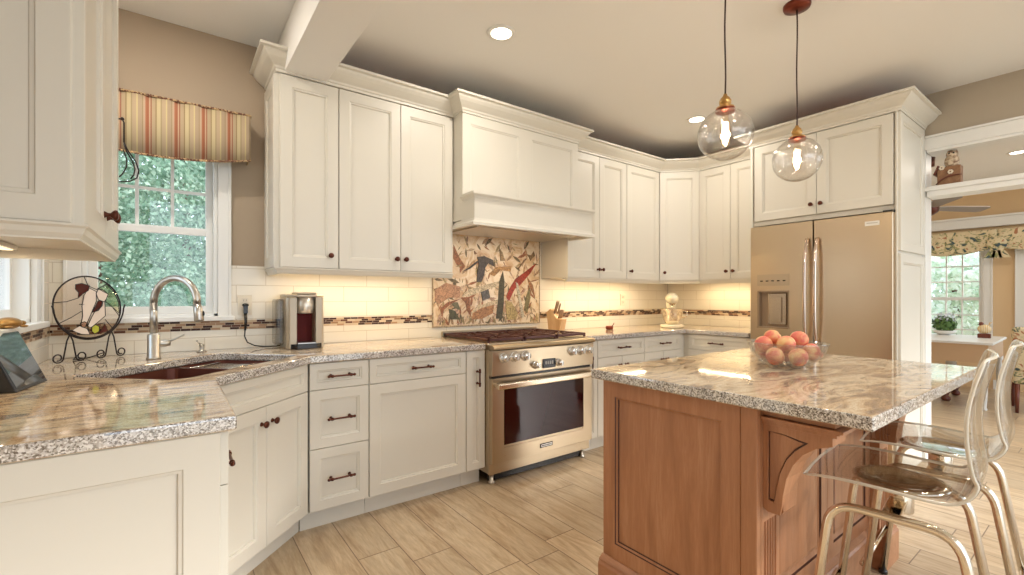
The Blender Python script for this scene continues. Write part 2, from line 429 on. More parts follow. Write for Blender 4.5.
def front(name,parent,x0,x1,z0,z1,fw=.058,m=None,t=.02,g=.0015,M=None):
    b=MB(); x0+=g;x1-=g;z0+=g;z1-=g
    fw=min(fw,(x1-x0)*.32,(z1-z0)*.32)
    b.rings(x0,x1,z0,z1,[(0,-t+.002),(.002,-t),(fw,-t),(fw+.003,-t+.004),(fw+.010,-t+.0055),(fw+.0125,-t+min(.013,t-.003))],M=M)
    return b.build(name,m or PAINT,parent)
def base_cab(label,loc,rz,wd,items,depth=.58,toe=True,group='painted base cabinets',name='base_cabinet',body=None,end_gap=0,toe_x=(0,0)):
    t=thing(name,label,'cabinet',loc,rz,group)
    b=MB(); 
    if body: body(b)
    else: b.box(0,wd,0,depth,.105,.874)
    b.build('body',PAINT,t,bevel=.001)
    if toe:
        b=MB(); b.box(toe_x[0],wd+toe_x[1],.055,.075,0,.104); b.build('toe_kick',PAINT,t)
    for it in items:
        k=it[0]
        if k=='drawer':
            _,x0,x1,z0,z1=it[:5]; o=front('drawer',t,x0,x1,z0,z1,.036 if z1-z0<.2 else .05)
            if len(it)>5 and it[5]: pull(o,(x0+x1)/2,it[5] if it[5]<1 else (z0+z1)/2,length=.13)
        elif k=='door':
            _,x0,x1,z0,z1,hk=it; o=front('door',t,x0,x1,z0,z1)
            if hk and hk[0]=='knob': knob(o,hk[1],hk[2])
            if hk and hk[0]=='vpull': pull(o,hk[1],hk[2],length=.10,vertical=True)
            if hk and hk[0]=='pull': pull(o,hk[1],hk[2],length=.13)
    return t
YF=2.501 # face-frame plane of the range run (fronts stand 20 mm proud)
DB,DT=.112,.872; DS=.733
# range run, left of range
base_cab('narrow cream three-drawer base cabinet beside the angled sink cabinet',(.556,YF,0),0,.306,[('drawer',0,.306,DS,DT,1),('drawer',0,.306,.430,DS,1),('drawer',0,.306,DB,.430,1)],toe_x=(-.03,0))
base_cab('wide cream base cabinet with one drawer over a single square door',(.864,YF,0),0,.614,[('drawer',0,.614,DS,DT,1),('door',0,.614,DB,DS,None)])
base_cab('slim cream pull-out cabinet with vertical handle left of the range',(1.480,YF,0),0,.140,[('door',0,.140,DB,DT,('vpull',.080,.70))])
base_cab('slim cream pull-out cabinet with vertical handle right of the range',(2.538,YF,0),0,.132,[('door',0,.132,DB,DT,('vpull',.045,.70))])
base_cab('cream drawer base cabinet just right of the slim pull-out, under the back counter',(2.672,YF,0),0,.580,[('drawer',0,.580,DS,DT,1),('door',0,.290,DB,DS,('knob',.25,.66)),('door',.290,.580,DB,DS,('knob',.33,.66))])
base_cab('cream drawer base cabinet nearest the far inside corner on the range wall',(3.254,YF,0),0,.530,[('drawer',0,.530,DS,DT,1),('door',0,.265,DB,DS,('knob',.23,.66)),('door',.265,.530,DB,DS,('knob',.30,.66))])
# fridge wall base
XF=3.86
base_cab('cream drawer base cabinet between the far corner and the refrigerator',(XF,2.44,0),-PI/2,.56,[('drawer',0,.56,DS,DT,1),('door',0,.28,DB,DS,('knob',.24,.66)),('door',.28,.56,DB,DS,('knob',.32,.66))])
b=MB(); b.prism([(3.787,YF),(3.787,3.08),(4.44,3.08),(4.44,2.442),(XF,2.442),(XF,YF)],.0,.874)
tag(b.build('corner_base_cabinet',PAINT),'blind cream base cabinet filling the far inside corner','cabinet')
# angled sink cabinet
A=(.115,2.045)
def sinkbody(b):
    # open carcass below the sink bowl
    pass
dg=math.hypot(.436,.436)
t=thing('sink_cabinet','angled cream sink cabinet with false drawer front and two knobbed doors','cabinet',(.100+.02/math.sqrt(2)*0,2.060,0),PI/4)
dgw=.617
b=MB(); b.box(.004,dgw-.004,0,.018,.105,.874); b.box(.004,dgw-.004,.018,.30,.105,.125); b.build('body',PAINT,t)
b=MB(); b.box(-.02,dgw+.035,.055,.075,0,.104); b.build('toe_kick',PAINT,t)
front('false_drawer_front',t,0,dgw,DS,DT,.036)
o=front('door',t,0,dgw/2,DB,DS); knob(o,dgw/2-.035,.66)
o=front('door',t,dgw/2,dgw,DB,DS); knob(o,dgw/2+.035,.66)
# left run
t=base_cab('cream base cabinet on the left run, seen edge-on with bronze pulls',(.095,1.374,0),PI/2,.669,[('drawer',0,.669,DS,DT,.81),('door',0,.669,DB,DS,('pull',.33,.70))],depth=.56)
# end panel facing the camera
e=thing('cabinet_end_panel','big plain framed panel closing the near end of the left counter','panel',(-.49,1.371,0),0)
front('panel',e,.0,.585,.0,.874,.075,t=.02,g=0)

# uppers ---------------------------------------------------------------
UB,UT=1.376,2.436
def upper_cab(label,loc,rz,wd,doors,depth=.315,z0=UB,z1=UT,group='cream wall cabinets',body=None):
    t=thing('upper_cabinet',label,'cabinet',loc,rz,group)
    b=MB()
    if body: body(b)
    else: b.box(0,wd,0,depth,z0,z1+.004)
    b.build('body',PAINT,t,bevel=.001)
    if not body and label.find('near')<0:
        b=MB(); b.box(.0,wd,.03,depth,z1+.005,z1+.009); b.build('top_board',BOUNCETOP,t)  # unseen board added to redden the shaded ceiling above the cabinets
    for x0,x1,kx in doors:
        o=front('door',t,x0,x1,z0,z1,.06)
        if kx is not None: knob(o,kx,z0+.075)
    return t
YU=2.78
t=upper_cab('single-door cream wall cabinet at the window end, half behind the beam',(.452,YU,0),0,.328,[(.016,.328,.280)])
front('panel',t,-.315,-.0,UB,UT,.06,t=.012,M=T(0,0,0,rz=-PI/2))
upper_cab('double-door cream wall cabinet between the single-door one and the range hood',(.782,YU,0),0,.760,[(0,.381,.351),(.381,.757,.411)])
t=upper_cab('double-door cream wall cabinet just right of the range hood',(2.612,YU,0),0,.745,[(0,.382,.355),(.382,.745,.409)])
upper_cab('single-door cream wall cabinet between the hood-side pair and the far corner cabinet',(3.359,YU,0),0,.490,[(0,.490,.045)])
# diagonal corner upper
t=thing('upper_cabinet','angled cream corner wall cabinet with one door','cabinet',(3.864,2.774,0),-PI/4,'cream wall cabinets')
s2=1/math.sqrt(2); dl=.372
b=MB(); b.prism([(.008,.0),(dl-.008,0),(dl+.2,.21),(dl+.2,.25),(dl/2,.60),(-.2,.25),(-.2,.21)],UB,UT+.004); b.build('body',PAINT,t)
o=front('door',t,0,dl,UB,UT,.06); knob(o,.045,UB+.075)
# fridge wall uppers
upper_cab('double-door cream wall cabinet between corner cabinet and refrigerator',(4.14,2.505,0),-PI/2,.622,[(0,.312,.280),(.312,.622,.344)])
# above fridge
t=upper_cab('deep cream double-door cabinet over the refrigerator',(XF,1.852,0),-PI/2,.93,[(.01,.462,.43),(.462,.915,.494)],depth=.58,z0=1.828)
b=MB(); b.box(0,.93,0,.02,1.792,1.826); b.build('filler_board',PAINT,t)
# side panels of the fridge bay
e=thing('refrigerator_side_panel','tall cream framed panel on the right flank of the refrigerator','panel',(3.84,.928,0),0)
b=MB(); b.box(0,.60,-.012,.0,0,UT+.004); b.build('board',PAINT,e,bevel=.003)
front('panel',e,.012,.595,1.52,UT,.055,t=.028,g=0); front('panel',e,.012,.595,.10,1.50,.055,t=.028,g=0)
e=MB(); e.box(3.84,4.44,1.854,1.874,0,UT+.004); tag(e.build('refrigerator_bay_panel',PAINT,bevel=.002),'tall cream board between the refrigerator and the far counter','panel')
# left wall upper
YLU0=1.395
t=upper_cab('near cream wall cabinet on the left wall, seen almost edge-on',(-.18,YLU0+.012,0),PI/2,.79,[(0,.395,.36),(.395,.79,.430)],depth=.305)
b=MB(); 
e=front('panel',t,0,.302,UB,UT,.056,t=.012,g=0)
e.location=(0,.303,0); e.rotation_euler=(0,0,-PI/2)

# crown and light rails ---------------------------------------------------
ct=UT+.004
CROWN=[(-.02,ct),(.004,ct),(.004,ct+.014),(.010,ct+.018),(.014,ct+.028),(.030,ct+.040),(.052,ct+.058),(.066,ct+.074),(.072,ct+.086),(.090,ct+.090),(.090,ct+.104),(-.02,ct+.104)]
crp=[(.452,3.095),(.452,2.762),(1.545,2.762),(1.545,2.638),(2.612,2.638),(2.612,2.762),(3.866,2.762),(4.122,2.500),(4.122,1.876),(3.842,1.876),(3.842,.902),(4.455,.902)]
b=MB(); b.sweep(crp,CROWN); tag(b.build('crown_moulding',PAINT),'cream crown moulding running over the range and refrigerator walls','moulding')
b=MB(); b.sweep([(-.485,YLU0-.001),(-.163,YLU0-.001),(-.163,2.20)],CROWN)
tag(b.build('crown_moulding',PAINT),'crown moulding over the near left wall cabinet','moulding')
def rail(path,label,sc=1.0):
    zt=UB-.001
    pr=[(-.018,zt),(.014*sc,zt),(.014*sc,zt-.006*sc),(.006*sc,zt-.014*sc),(.002,zt-.026*sc),(-.004,zt-.034*sc),(-.018,zt-.034*sc)]
    b=MB(); b.sweep(path,pr); return tag(b.build('light_rail',PAINT),label,'moulding')
rail([(.457,3.095),(.457,2.772),(1.541,2.772)],'cream light rail under the wall cabinets left of the range')
rail([(2.614,2.772),(3.863,2.772),(4.132,2.504),(4.132,1.88)],'cream light rail under the wall cabinets right of the range')
zt=UB-.001
b=MB(); b.sweep([(-.485,YLU0),(-.162,YLU0),(-.162,2.195),(-.485,2.195)],[(-.016,zt),(.010,zt),(.010,zt-.005),(.004,zt-.010),(.001,zt-.022),(-.006,zt-.032),(-.006,zt-.036),(-.016,zt-.036)])
tag(b.build('light_rail',PAINT),'deep cream light rail under the near left wall cabinet','moulding')
# fridge handled later

# ------------------------------------------------------------------ hood
t=thing('range_hood','cream panelled range hood with mantel shelf and crown','hood',(1.545,2.64,0),0)
W=1.067
b=MB(); b.box(.001,W-.001,.02,.45,1.725,UT+.004); b.build('body',PAINT,t,bevel=.001)
b=MB()
def panel2(b,x0,x1,z0,z1,fw,y0=0.0): b.rings(x0,x1,z0,z1,[(0,y0),(fw,y0),(fw+.003,y0+.004),(fw+.01,y0+.0055),(fw+.013,y0+.010)],back=.02)
panel2(b,0,W/2,1.86,UT+.002,.062); b.build('panel',PAINT,t)
b=MB(); panel2(b,W/2,W,1.86,UT+.002,.062); b.build('panel',PAINT,t)
b=MB(); b.box(-.0,W+.0,-.150,.019,1.715,1.862)
b.sweep([(-.0,.0),(-.0,-.150),(W,-.150),(W,.0)],[(-.01,1.886),(-.01,1.846),(.003,1.846),(.008,1.858),(.018,1.866),(.022,1.872),(.022,1.886)])
b.sweep([(-.0,.10),(-.0,-.150),(W,-.150),(W,.10)],[(-.01,1.672),(.022,1.672),(.022,1.690),(.012,1.697),(.004,1.706),(0,1.720),(-.01,1.720)])
b.box(-.001,W+.001,-.149,0,1.862,1.884)
b.build('mantel',PAINT,t)
b=MB(); b.box(.002,W-.002,-.146,.452,1.695,1.716); b.build('soffit_board',PAINT,t)
b=MB(); b.box(.10,W-.10,-.03,.38,1.684,1.694); 
b.build('vent_insert',FILTER,t)
hl=area('hood_lamp',(W/2,.06,1.66),.7,.10,3,UCWARM,parent=t)

# ------------------------------------------------------------------ counters
ZC=.914; ZU=.8755
def slab(name,poly,label,cat='countertop',holes=None):
    me=D.meshes.new(name); bm=bmesh.new()
    # polygon with optional hole, triangulated then extruded
    loops=[poly]+(holes or [])
    es=[]
    for lp in loops:
        vs=[bm.verts.new((x,y,ZC)) for x,y in lp]
        for i in range(len(vs)): es.append(bm.edges.new((vs[i],vs[(i+1)%len(vs)])))
    bmesh.ops.triangle_fill(bm,use_beauty=True,edges=es)
    bmesh.ops.dissolve_limit(bm,angle_limit=.01,verts=bm.verts,edges=bm.edges) if not holes else None
    r=bmesh.ops.extrude_face_region(bm,geom=list(bm.faces))
    for v in [g for g in r['geom'] if isinstance(g,bmesh.types.BMVert)]: v.co.z=ZU
    bmesh.ops.recalc_face_normals(bm,faces=bm.faces)
    bm.to_mesh(me); bm.free(); me.materials.append(GRANITE); me.materials.append(GRANEDGE)
    for p in me.polygons:
        if abs(p.normal.z)<.5: p.material_index=1
    o=D.objects.new(name,me); COL.objects.link(o)
    m=o.modifiers.new('bevel','BEVEL'); m.width=.007; m.segments=3; m.limit_method='ANGLE'; m.angle_limit=math.radians(50)
    return tag(o,label,cat)
def rrect(s0,s1,t0,t1,r,n=5):
    pts=[]
    for (cs,ct_,a0) in ((s1-r,t1-r,0),(s0+r,t1-r,90),(s0+r,t0+r,180),(s1-r,t0+r,270)):
        for k in range(n+1):
            a=math.radians(a0+90*k/n); pts.append((cs+r*math.cos(a),ct_+r*math.sin(a)))
    return [((s-t_)*s2,(s+t_)*s2) for s,t_ in pts]
S0,S1,T0,T1=1.455,2.19,1.435,1.915
sinkhole=rrect(S0,S1,T0,T1,.05)
slab('countertop',[(-.488,1.343),(.130,1.343),(.130,2.030),(.556,2.456),(1.609,2.456),(1.609,3.088),(-.488,3.088)],'L-shaped granite countertop holding the corner sink, left of the range',holes=[sinkhole])
slab('countertop',[(2.527,2.456),(3.815,2.456),(3.815,1.878),(4.448,1.878),(4.448,3.088),(2.527,3.088)],'granite countertop right of the range wrapping into the far corner')
# sink
t=thing('sink','brown undermount double-bowl corner sink','sink',(0,0,0),0)
def basin(s0,s1,t0,t1,zb,name,tp=T):
    b=MB(); o=rrect(s0,s1,t0,t1,.05); i=rrect(s0+.008,s1-.008,t0+.008,t1-.008,.045); bt=rrect(s0+.03,s1-.03,t0+.03,t1-.03,.04)
    n=len(o); z=ZU-.001
    vs=[(x,y,z) for x,y in o]+[(x,y,z) for x,y in i]+[(x,y,zb) for x,y in bt]+[(x,y,zb-.01) for x,y in bt]
    fs=[]
    for k in range(3):
        for j in range(n): fs.append((k*n+j,k*n+(j+1)%n,(k+1)*n+(j+1)%n,(k+1)*n+j))
    fs.append(tuple(range(2*n,3*n)))
    for j in range(n): fs.append((3*n+j,3*n+(j+1)%n,(j+1)%n,j))
    fs=fs[:2*n]+[tuple(range(2*n,3*n)),tuple(range(3*n,4*n))]+fs[3*n+1:]
    b.add(vs,fs,0,False); return b.build(name,SINKM,t,fix=True)
basin(S0-.012,1.925,T0-.012,T1+.012,.70,'basin'); basin(1.926,S1+.012,T0-.012,T1+.012,.76,'basin')
for (s_,t_,z_) in ((1.71,1.68,.70),(2.06,1.70,.76)):
    b=MB(); b.lathe([(.0,0),(.04,0),(.042,.004),(.03,.003),(0,.001)],20,M=T((s_-t_)*s2,(s_+t_)*s2,z_+.001)); b.build('drain',NICKEL,t)
# wire rack in the right bowl
b=MB()
for k in range(9):
    s_=1.97+k*.022; b.tube([((s_-1.46)*s2,(s_+1.46)*s2,.862),((s_-1.88)*s2,(s_+1.88)*s2,.862)],.0025,6)
for t_ in (1.46,1.88,1.67): b.tube([((1.955-t_)*s2,(1.955+t_)*s2,.865),((2.165-t_)*s2,(2.165+t_)*s2,.865)],.004,6)
tag(b.build('sink_rack',CHROME),'small wire rack sitting in the right bowl of the sink','rack')
# faucet
fx,fy=-.075,2.80; dx,dy=s2,-s2
t=thing('faucet','tall brushed nickel gooseneck kitchen faucet behind the sink','faucet',(fx,fy,ZC+.001))
b=MB(); b.lathe([(.030,0),(.030,.006),(.0255,.010),(.0255,.115),(.018,.122)],24); b.build('base',NICKEL,t)
pts=[Vector((0,0,.12)),Vector((0,0,.20)),Vector((0,0,.27))]
R_=.118
for k in range(0,15):
    a=PI-(PI*1.02)*k/14; pts.append(Vector((dx*(R_+R_*math.cos(a)),dy*(R_+R_*math.cos(a)),.27+R_*math.sin(a))))
end=pts[-1]
b=MB(); b.tube(pts,.0155,16); b.build('spout',NICKEL,t)
b=MB(); b.tube([end,end+Vector((0.006*dx,0.006*dy,-.035)),end+Vector((.010*dx,.010*dy,-.075)),end+Vector((.012*dx,.012*dy,-.082))],[.0165,.019,.020,.017],16); 
b.build('spray_head',NICKEL,t)
b=MB(); b.sphere(end+Vector((.012*dx+.014,.012*dy,-.045)),(.007,.008,.014),10,8); b.build('spray_button',BLACKP,t)
b=MB(); b.tube([Vector((.0,0,.07)),Vector((.045,.012,.07)),Vector((.062,.016,.072))],[.016,.016,.014],14); b.tube([Vector((.055,.014,.076)),Vector((.12,.03,.107))],[.005,.004],8); b.build('lever',NICKEL,t)
t=thing('sink_fitting','small nickel air gap fitting behind the sink, right of the faucet','fitting',(.125,3.0,ZC+.001))
b=MB(); b.lathe([(.024,0),(.024,.004),(.010,.008),(.010,.030),(.013,.034),(.010,.042),(0,.043)],16); b.build('stem',NICKEL,t)
b=MB(); b.tube([(0,0,.036),(-.022,-.01,.062)],.0045,8); b.build('lever',NICKEL,t)

# ------------------------------------------------------------------ backsplash
t=thing('tile_backsplash','cream subway tile backsplash with mosaic strip on the range wall','tile',(0,0,0))
b=MB(); y0,y1=3.090,3.0995
b.box(XL+.002,-.4305,y0,y1,ZC+.001,1.394); b.box(-.4305,.268,y0,y1,ZC+.001,1.077); b.box(.268,1.55,y0,y1,ZC+.001,1.394); b.box(1.55,2.608,y0,y1,ZC-.05,1.70); b.box(2.608,XR-.012,y0,y1,ZC+.001,1.374)
b.build('tile_field',TILEX,t)
b=MB(); b.box(XL+.002,1.555,y0-.003,y0-.0005,1.024,1.0775); b.box(2.575,XR-.012,y0-.003,y0-.0005,1.024,1.0775); b.build('mosaic_band',MOSX,t)
t=thing('tile_backsplash','cream subway tile backsplash between far corner and refrigerator','tile',(0,0,0))
b=MB(); b.box(XR-.0105,XR-.0005,1.876,3.088,ZC+.001,1.374); b.build('tile_field',TILEY,t)
b=MB(); b.box(XR-.014,XR-.011,1.876,3.086,1.024,1.0775); b.build('mosaic_band',MOSY,t)
t=thing('tile_backsplash','tile backsplash on the left wall below the small window','tile',(0,0,0))
b=MB(); b.box(XL+.0005,XL+.0105,1.40,LY1+.087,ZC+.001,1.077); b.box(XL+.0005,XL+.0105,LY1+.087,3.088,ZC+.001,1.394); b.build('tile_field',TILEY,t)
b=MB(); b.box(XL+.011,XL+.014,1.40,3.086,1.024,1.0775); b.build('mosaic_band',MOSY,t)

# ------------------------------------------------------------------ range
RX,RY,RW=1.622,2.41,.914
t=thing('range_cooker','six-burner stainless steel gas range with dark oven window','range',(RX,RY,0))
b=MB(); b.box(0,RW,.035,.672,.075,.895); b.box(.004,RW-.004,.03,.05,.068,.138); b.build('body',STEEL,t,bevel=.003)
b=MB(); b.box(.03,RW-.03,.075,.095,.012,.075); b.build('kick_plate',BLACKP,t)
for lx in (.045,RW-.045):
    for ly in (.07,.60):
        b=MB(); b.lathe([(.022,0),(.022,.012),(.015,.016),(.015,.074)],16,M=T(lx,ly,0)); b.build('leg',NICKEL,t)
d=MB(); d.rings(.004,RW-.004,.142,.690,[(0,.002),(.003,0),(.095,0),(.097,.004)],back=.034)
dn=d; 
# oven door frame without the window field: separate glass
o=dn.build('oven_door',STEEL,t)
b=MB(); b.box(.098,RW-.096,-.0025,.003,.255,.640); b.build('oven_window',OVENG,o,bevel=.001)
b=MB(); b.box(.40,.51,-.006,-.0015,.178,.205); b.box(.406,.504,-.0075,-.006,.183,.200,1)
for k in range(8): b.box(.413+k*.011,.420+k*.011,-.0082,-.0074,.187,.196)
b.build('name_plate',[BLACKP,NICKEL],o)
b=MB(); b.box(.006,.055,-.074,-.040,.628,.668); b.box(RW-.055,RW-.006,-.074,-.040,.628,.668); b.box(.015,.045,-.045,.001,.635,.662); b.box(RW-.045,RW-.015,-.045,.001,.635,.662)
b.box(.02,RW-.02,-.076,-.046,.630,.666)
b.build('handle',mat('satin_handle_steel',(.72,.60,.44),.22,1),o,bevel=.007,seg=3)
b=MB(); b.box(.02,RW-.02,.006,.034,.691,.706); b.build('vent_slot',BLACKP,t)
b=MB(); b.prism([(-.004,.707),(-.012,.868),(.035,.868),(.035,.707)],0,RW,'x'); b.build('control_panel',STEEL,t,bevel=.002)
b=MB(); b.prism([(.08,.872),(-.010,.872),(-.024,.878),(-.030,.888),(-.024,.900),(-.010,.906),(.08,.906)],-.001,RW+.001,'x'); b.build('bullnose',STEEL,t,bevel=.001)
KNOBM=mat('silver_knob_metal',(.78,.78,.76),.22,.85)
KN=[(.088,.822),(.172,.822),(.262,.822),(.352,.752),(.560,.752),(.690,.822),(.775,.822),(.855,.822)]
for kx,kz in KN:
    r=.026 if kz>.8 else .020
    b=MB(); b.lathe([(r*1.35,0),(r*1.35,.004),(r*1.15,.007),(r,.010),(r*.96,.034),(r*.86,.039),(0,.040)],22,M=T(kx,-.008,kz,rx=PI/2)); b.box(kx-.0035,kx+.0035,-.056,-.046,kz-r*.9,kz+r*.9)
    b.build('knob',KNOBM,t)
    
b=MB(); b.box(.418,.532,-.013,-.006,.722,.785); o=b.build('display',BLACKP,t,bevel=.002)
b=MB()
for k in range(4): b.box(.437+k*.020,.450+k*.020,-.0145,-.0128,.748,.770)
b.build('display_digits',mat('grey_display_digits',(.45,.44,.42),.5),o)
b=MB(); b.box(.002,RW-.002,.05,.655,.897,.912); b.build('cooktop',STEEL,t,bevel=.003)
b=MB(); b.box(.002,RW-.002,.655,.676,.60,.955); b.build('back_guard',STEEL,t,bevel=.003)
for g in range(3):
    x0=.012+g*.297; x1=x0+.292; y0,y1=.055,.645; z=.936
    b=MB(); 
    for (xa,xb,ya,yb) in ((x0,x1,y0,y0+.014),(x0,x1,y1-.014,y1),(x0,x0+.014,y0,y1),(x1-.014,x1,y0,y1),(x0,x1,(y0+y1)/2-.007,(y0+y1)/2+.007)): b.box(xa,xb,ya,yb,z-.012,z+.006)
    for cy_ in (y0+.148,y1-.148):
        cx_=(x0+x1)/2
        for a in range(4):
            M=T(cx_,cy_,z-.003,rz=PI/4+a*PI/2) ; b.box(.035,.135,-.006,.006,-.006,.010,M=M)
        for a in range(2):
            M=T(cx_,cy_,z-.003,rz=a*PI); b.box(.04,.140,-.006,.006,-.006,.010,M=M)
        for a in range(2):
            M=T(cx_,cy_,z-.003,rz=PI/2+a*PI); b.box(.04,.142,-.006,.006,-.006,.010,M=M)
    for xx in (x0+.007,x1-.007):
        for yy in (y0+.007,y1-.007): b.box(xx-.007,xx+.007,yy-.007,yy+.007,.912,z-.01)
    b.build('grate',IRON,t,bevel=.002)
    for cy_ in (y0+.148,y1-.148):
        b=MB(); b.lathe([(.055,.912),(.055,.918),(.040,.920),(.040,.926),(.030,.930),(0,.931)],22,M=T((x0+x1)/2,cy_,0)); b.build('burner',IRON,t)

# ------------------------------------------------------------------ refrigerator
t=thing('refrigerator','stainless steel french-door refrigerator with water dispenser','refrigerator',(3.79,1.848,0),-PI/2)
FW=.922
b=MB(); b.box(.006,FW-.006,.065,.64,.03,1.765); b.build('body',mat('dark_grey_fridge_case',(.10,.09,.085),.45),t)
b=MB(); b.box(.01,FW-.01,.05,.10,.012,.09); b.build('toe_grille',BLACKP,t)
dprof=lambda x0,x1,z0,z1:[(0,.006),(.002,.002),(.007,0)]
FST=stainless('refrigerator_stainless_steel'); B(FST).inputs['Base Color'].default_value=(.60,.47,.32,1)
# left door with a real dispenser recess
DX0,DX1,DZ0,DZ1=.054,.293,.965,1.262
m=MB(); x0,x1,z0,z1=.002,.452,.715,1.775
m.box(x0,DX0,0,.06,z0,z1); m.box(DX1,x1,0,.06,z0,z1); m.box(DX0,DX1,0,.06,z0,DZ0); m.box(DX0,DX1,0,.06,DZ1,z1); m.box(DX0,DX1,.055,.064,DZ0,DZ1)
dl_=m.build('door',FST,t)
b=MB(); b.box(DX0+.001,DX1-.001,-.003,.0,1.30,1.39); 
for k in range(5): b.box(DX0+.025+k*.042,DX0+.045+k*.042,-.0042,-.0028,1.335,1.342,1)
b.build('dispenser_panel',[mat('dispenser_panel_steel',(.52,.42,.30),.35,1),BLACKP],dl_)
b=MB(); b.box(DX0+.001,DX0+.012,.001,.054,DZ0,DZ1); b.box(DX1-.012,DX1-.001,.001,.054,DZ0,DZ1); b.box(DX0+.001,DX1-.001,.045,.054,DZ0,DZ1); b.box(DX0+.001,DX1-.001,-.01,.054,DZ0,DZ0+.012); b.box(DX0+.001,DX1-.001,.0,.045,DZ1-.012,DZ1-.001)
o=b.build('dispenser_recess',mat('bronze_grey_plastic',(.36,.26,.17),.35,.4),dl_)
b=MB(); b.box(DX0+.075,DX1-.03,.020,.045,DZ0+.03,DZ1-.02); b.box(DX0+.105,DX1-.06,.010,.020,DZ0+.05,DZ1-.05); b.build('dispenser_lever',mat('dispenser_lever_steel',(.5,.42,.33),.25,1),dl_,bevel=.004)
b=MB(); b.box(.458,FW-.002,0,.06,.715,1.775); dr_=b.build('door',FST,t,bevel=.006,seg=3)
b=MB(); b.box(.770,.850,-.004,.0,1.694,1.724); b.box(.779,.841,-.0046,-.004,1.707,1.715,1); b.build('badge',[mat('pale_badge_metal',(.8,.78,.72),.35,.3),NICKEL],dr_)
for dd,hx in ((dl_,.422),(dr_,.489)):
    b=MB(); P_=[]; n=16
    for k in range(n+1):
        z=.84+.80*k/n; u=abs(2*k/n-1); P_.append((hx,-.062+.045*u**5-.006*(1-u*u),z))
    b.tube([(hx,.001,.845),(hx,-.018,.842)]+P_+[(hx,-.018,1.638),(hx,.001,1.635)],.013,14); b.build('handle',mat('polished_handle_steel',(.62,.50,.42),.14,1),dd)
b=MB(); b.box(.002,FW-.002,0,.06,.10,.705); o=b.build('freezer_drawer',FST,t,bevel=.006,seg=3)
b=MB(); b.tube([(.06,.001,.64),(.06,-.05,.64),(.85,-.05,.64),(.85,.001,.64)],.013,12); b.build('handle',NICKEL,o)
b=MB(); b.box(FW-.06,FW-.004,.02,.09,1.777,1.79); b.build('hinge_cover',BLACKP,t)

# ------------------------------------------------------------------ island
t=thing('kitchen_island','stained cherry kitchen island base with corbels under the overhang','island',(.018,.016,0))
IX0,IX1,IY0,IY1=1.42,2.66,.705,1.27
b=MB(); b.box(IX0,IX1,IY0,IY1-.002,.0,.8745); b.build('body',CHERRY,t)
# left end panel facing -x
def xpanel(name,x,ya,yb,z0,z1,fw,mt,prof=None):
    M=T(x,yb,0,rz=-PI/2); b=MB()
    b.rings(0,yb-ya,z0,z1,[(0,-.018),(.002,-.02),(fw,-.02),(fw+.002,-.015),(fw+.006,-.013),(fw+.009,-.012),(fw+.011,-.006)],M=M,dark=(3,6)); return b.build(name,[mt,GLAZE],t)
xpanel('end_panel',1.42,.706,1.272,.163,.8745,.062,CHERRY)
b=MB(); b.box(1.397,1.424,.655,.705,.0,.8745); b.build('corner_post',CHERRY,t,bevel=.003)
xp=[(-.0,.0),(.030,.0),(.030,.135),(.024,.143),(.024,.150),(.014,.158),(.006,.165),(-.0,.165)]
b=MB(); b.sweep([(2.66,1.272),(1.40,1.272),(1.40,.655),(1.545,.655),(1.545,.705),(2.50,.705),(2.50,.655),(2.66,.655)][::-1][::-1],[(o_,z_) for o_,z_ in xp])
b2=MB(); b2.sweep([(1.40,1.272),(1.40,.655),(1.545,.655),(1.545,.705),(2.53,.705),(2.53,.655),(2.66,.655),(2.66,1.272)],xp); b2.build('base_moulding',CHERRYD,t)
def ypanel(x0,x1):
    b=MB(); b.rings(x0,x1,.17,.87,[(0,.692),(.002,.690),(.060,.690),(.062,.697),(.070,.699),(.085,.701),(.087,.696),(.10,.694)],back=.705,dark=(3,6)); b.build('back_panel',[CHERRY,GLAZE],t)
ypanel(1.546,2.04); ypanel(2.041,2.53)
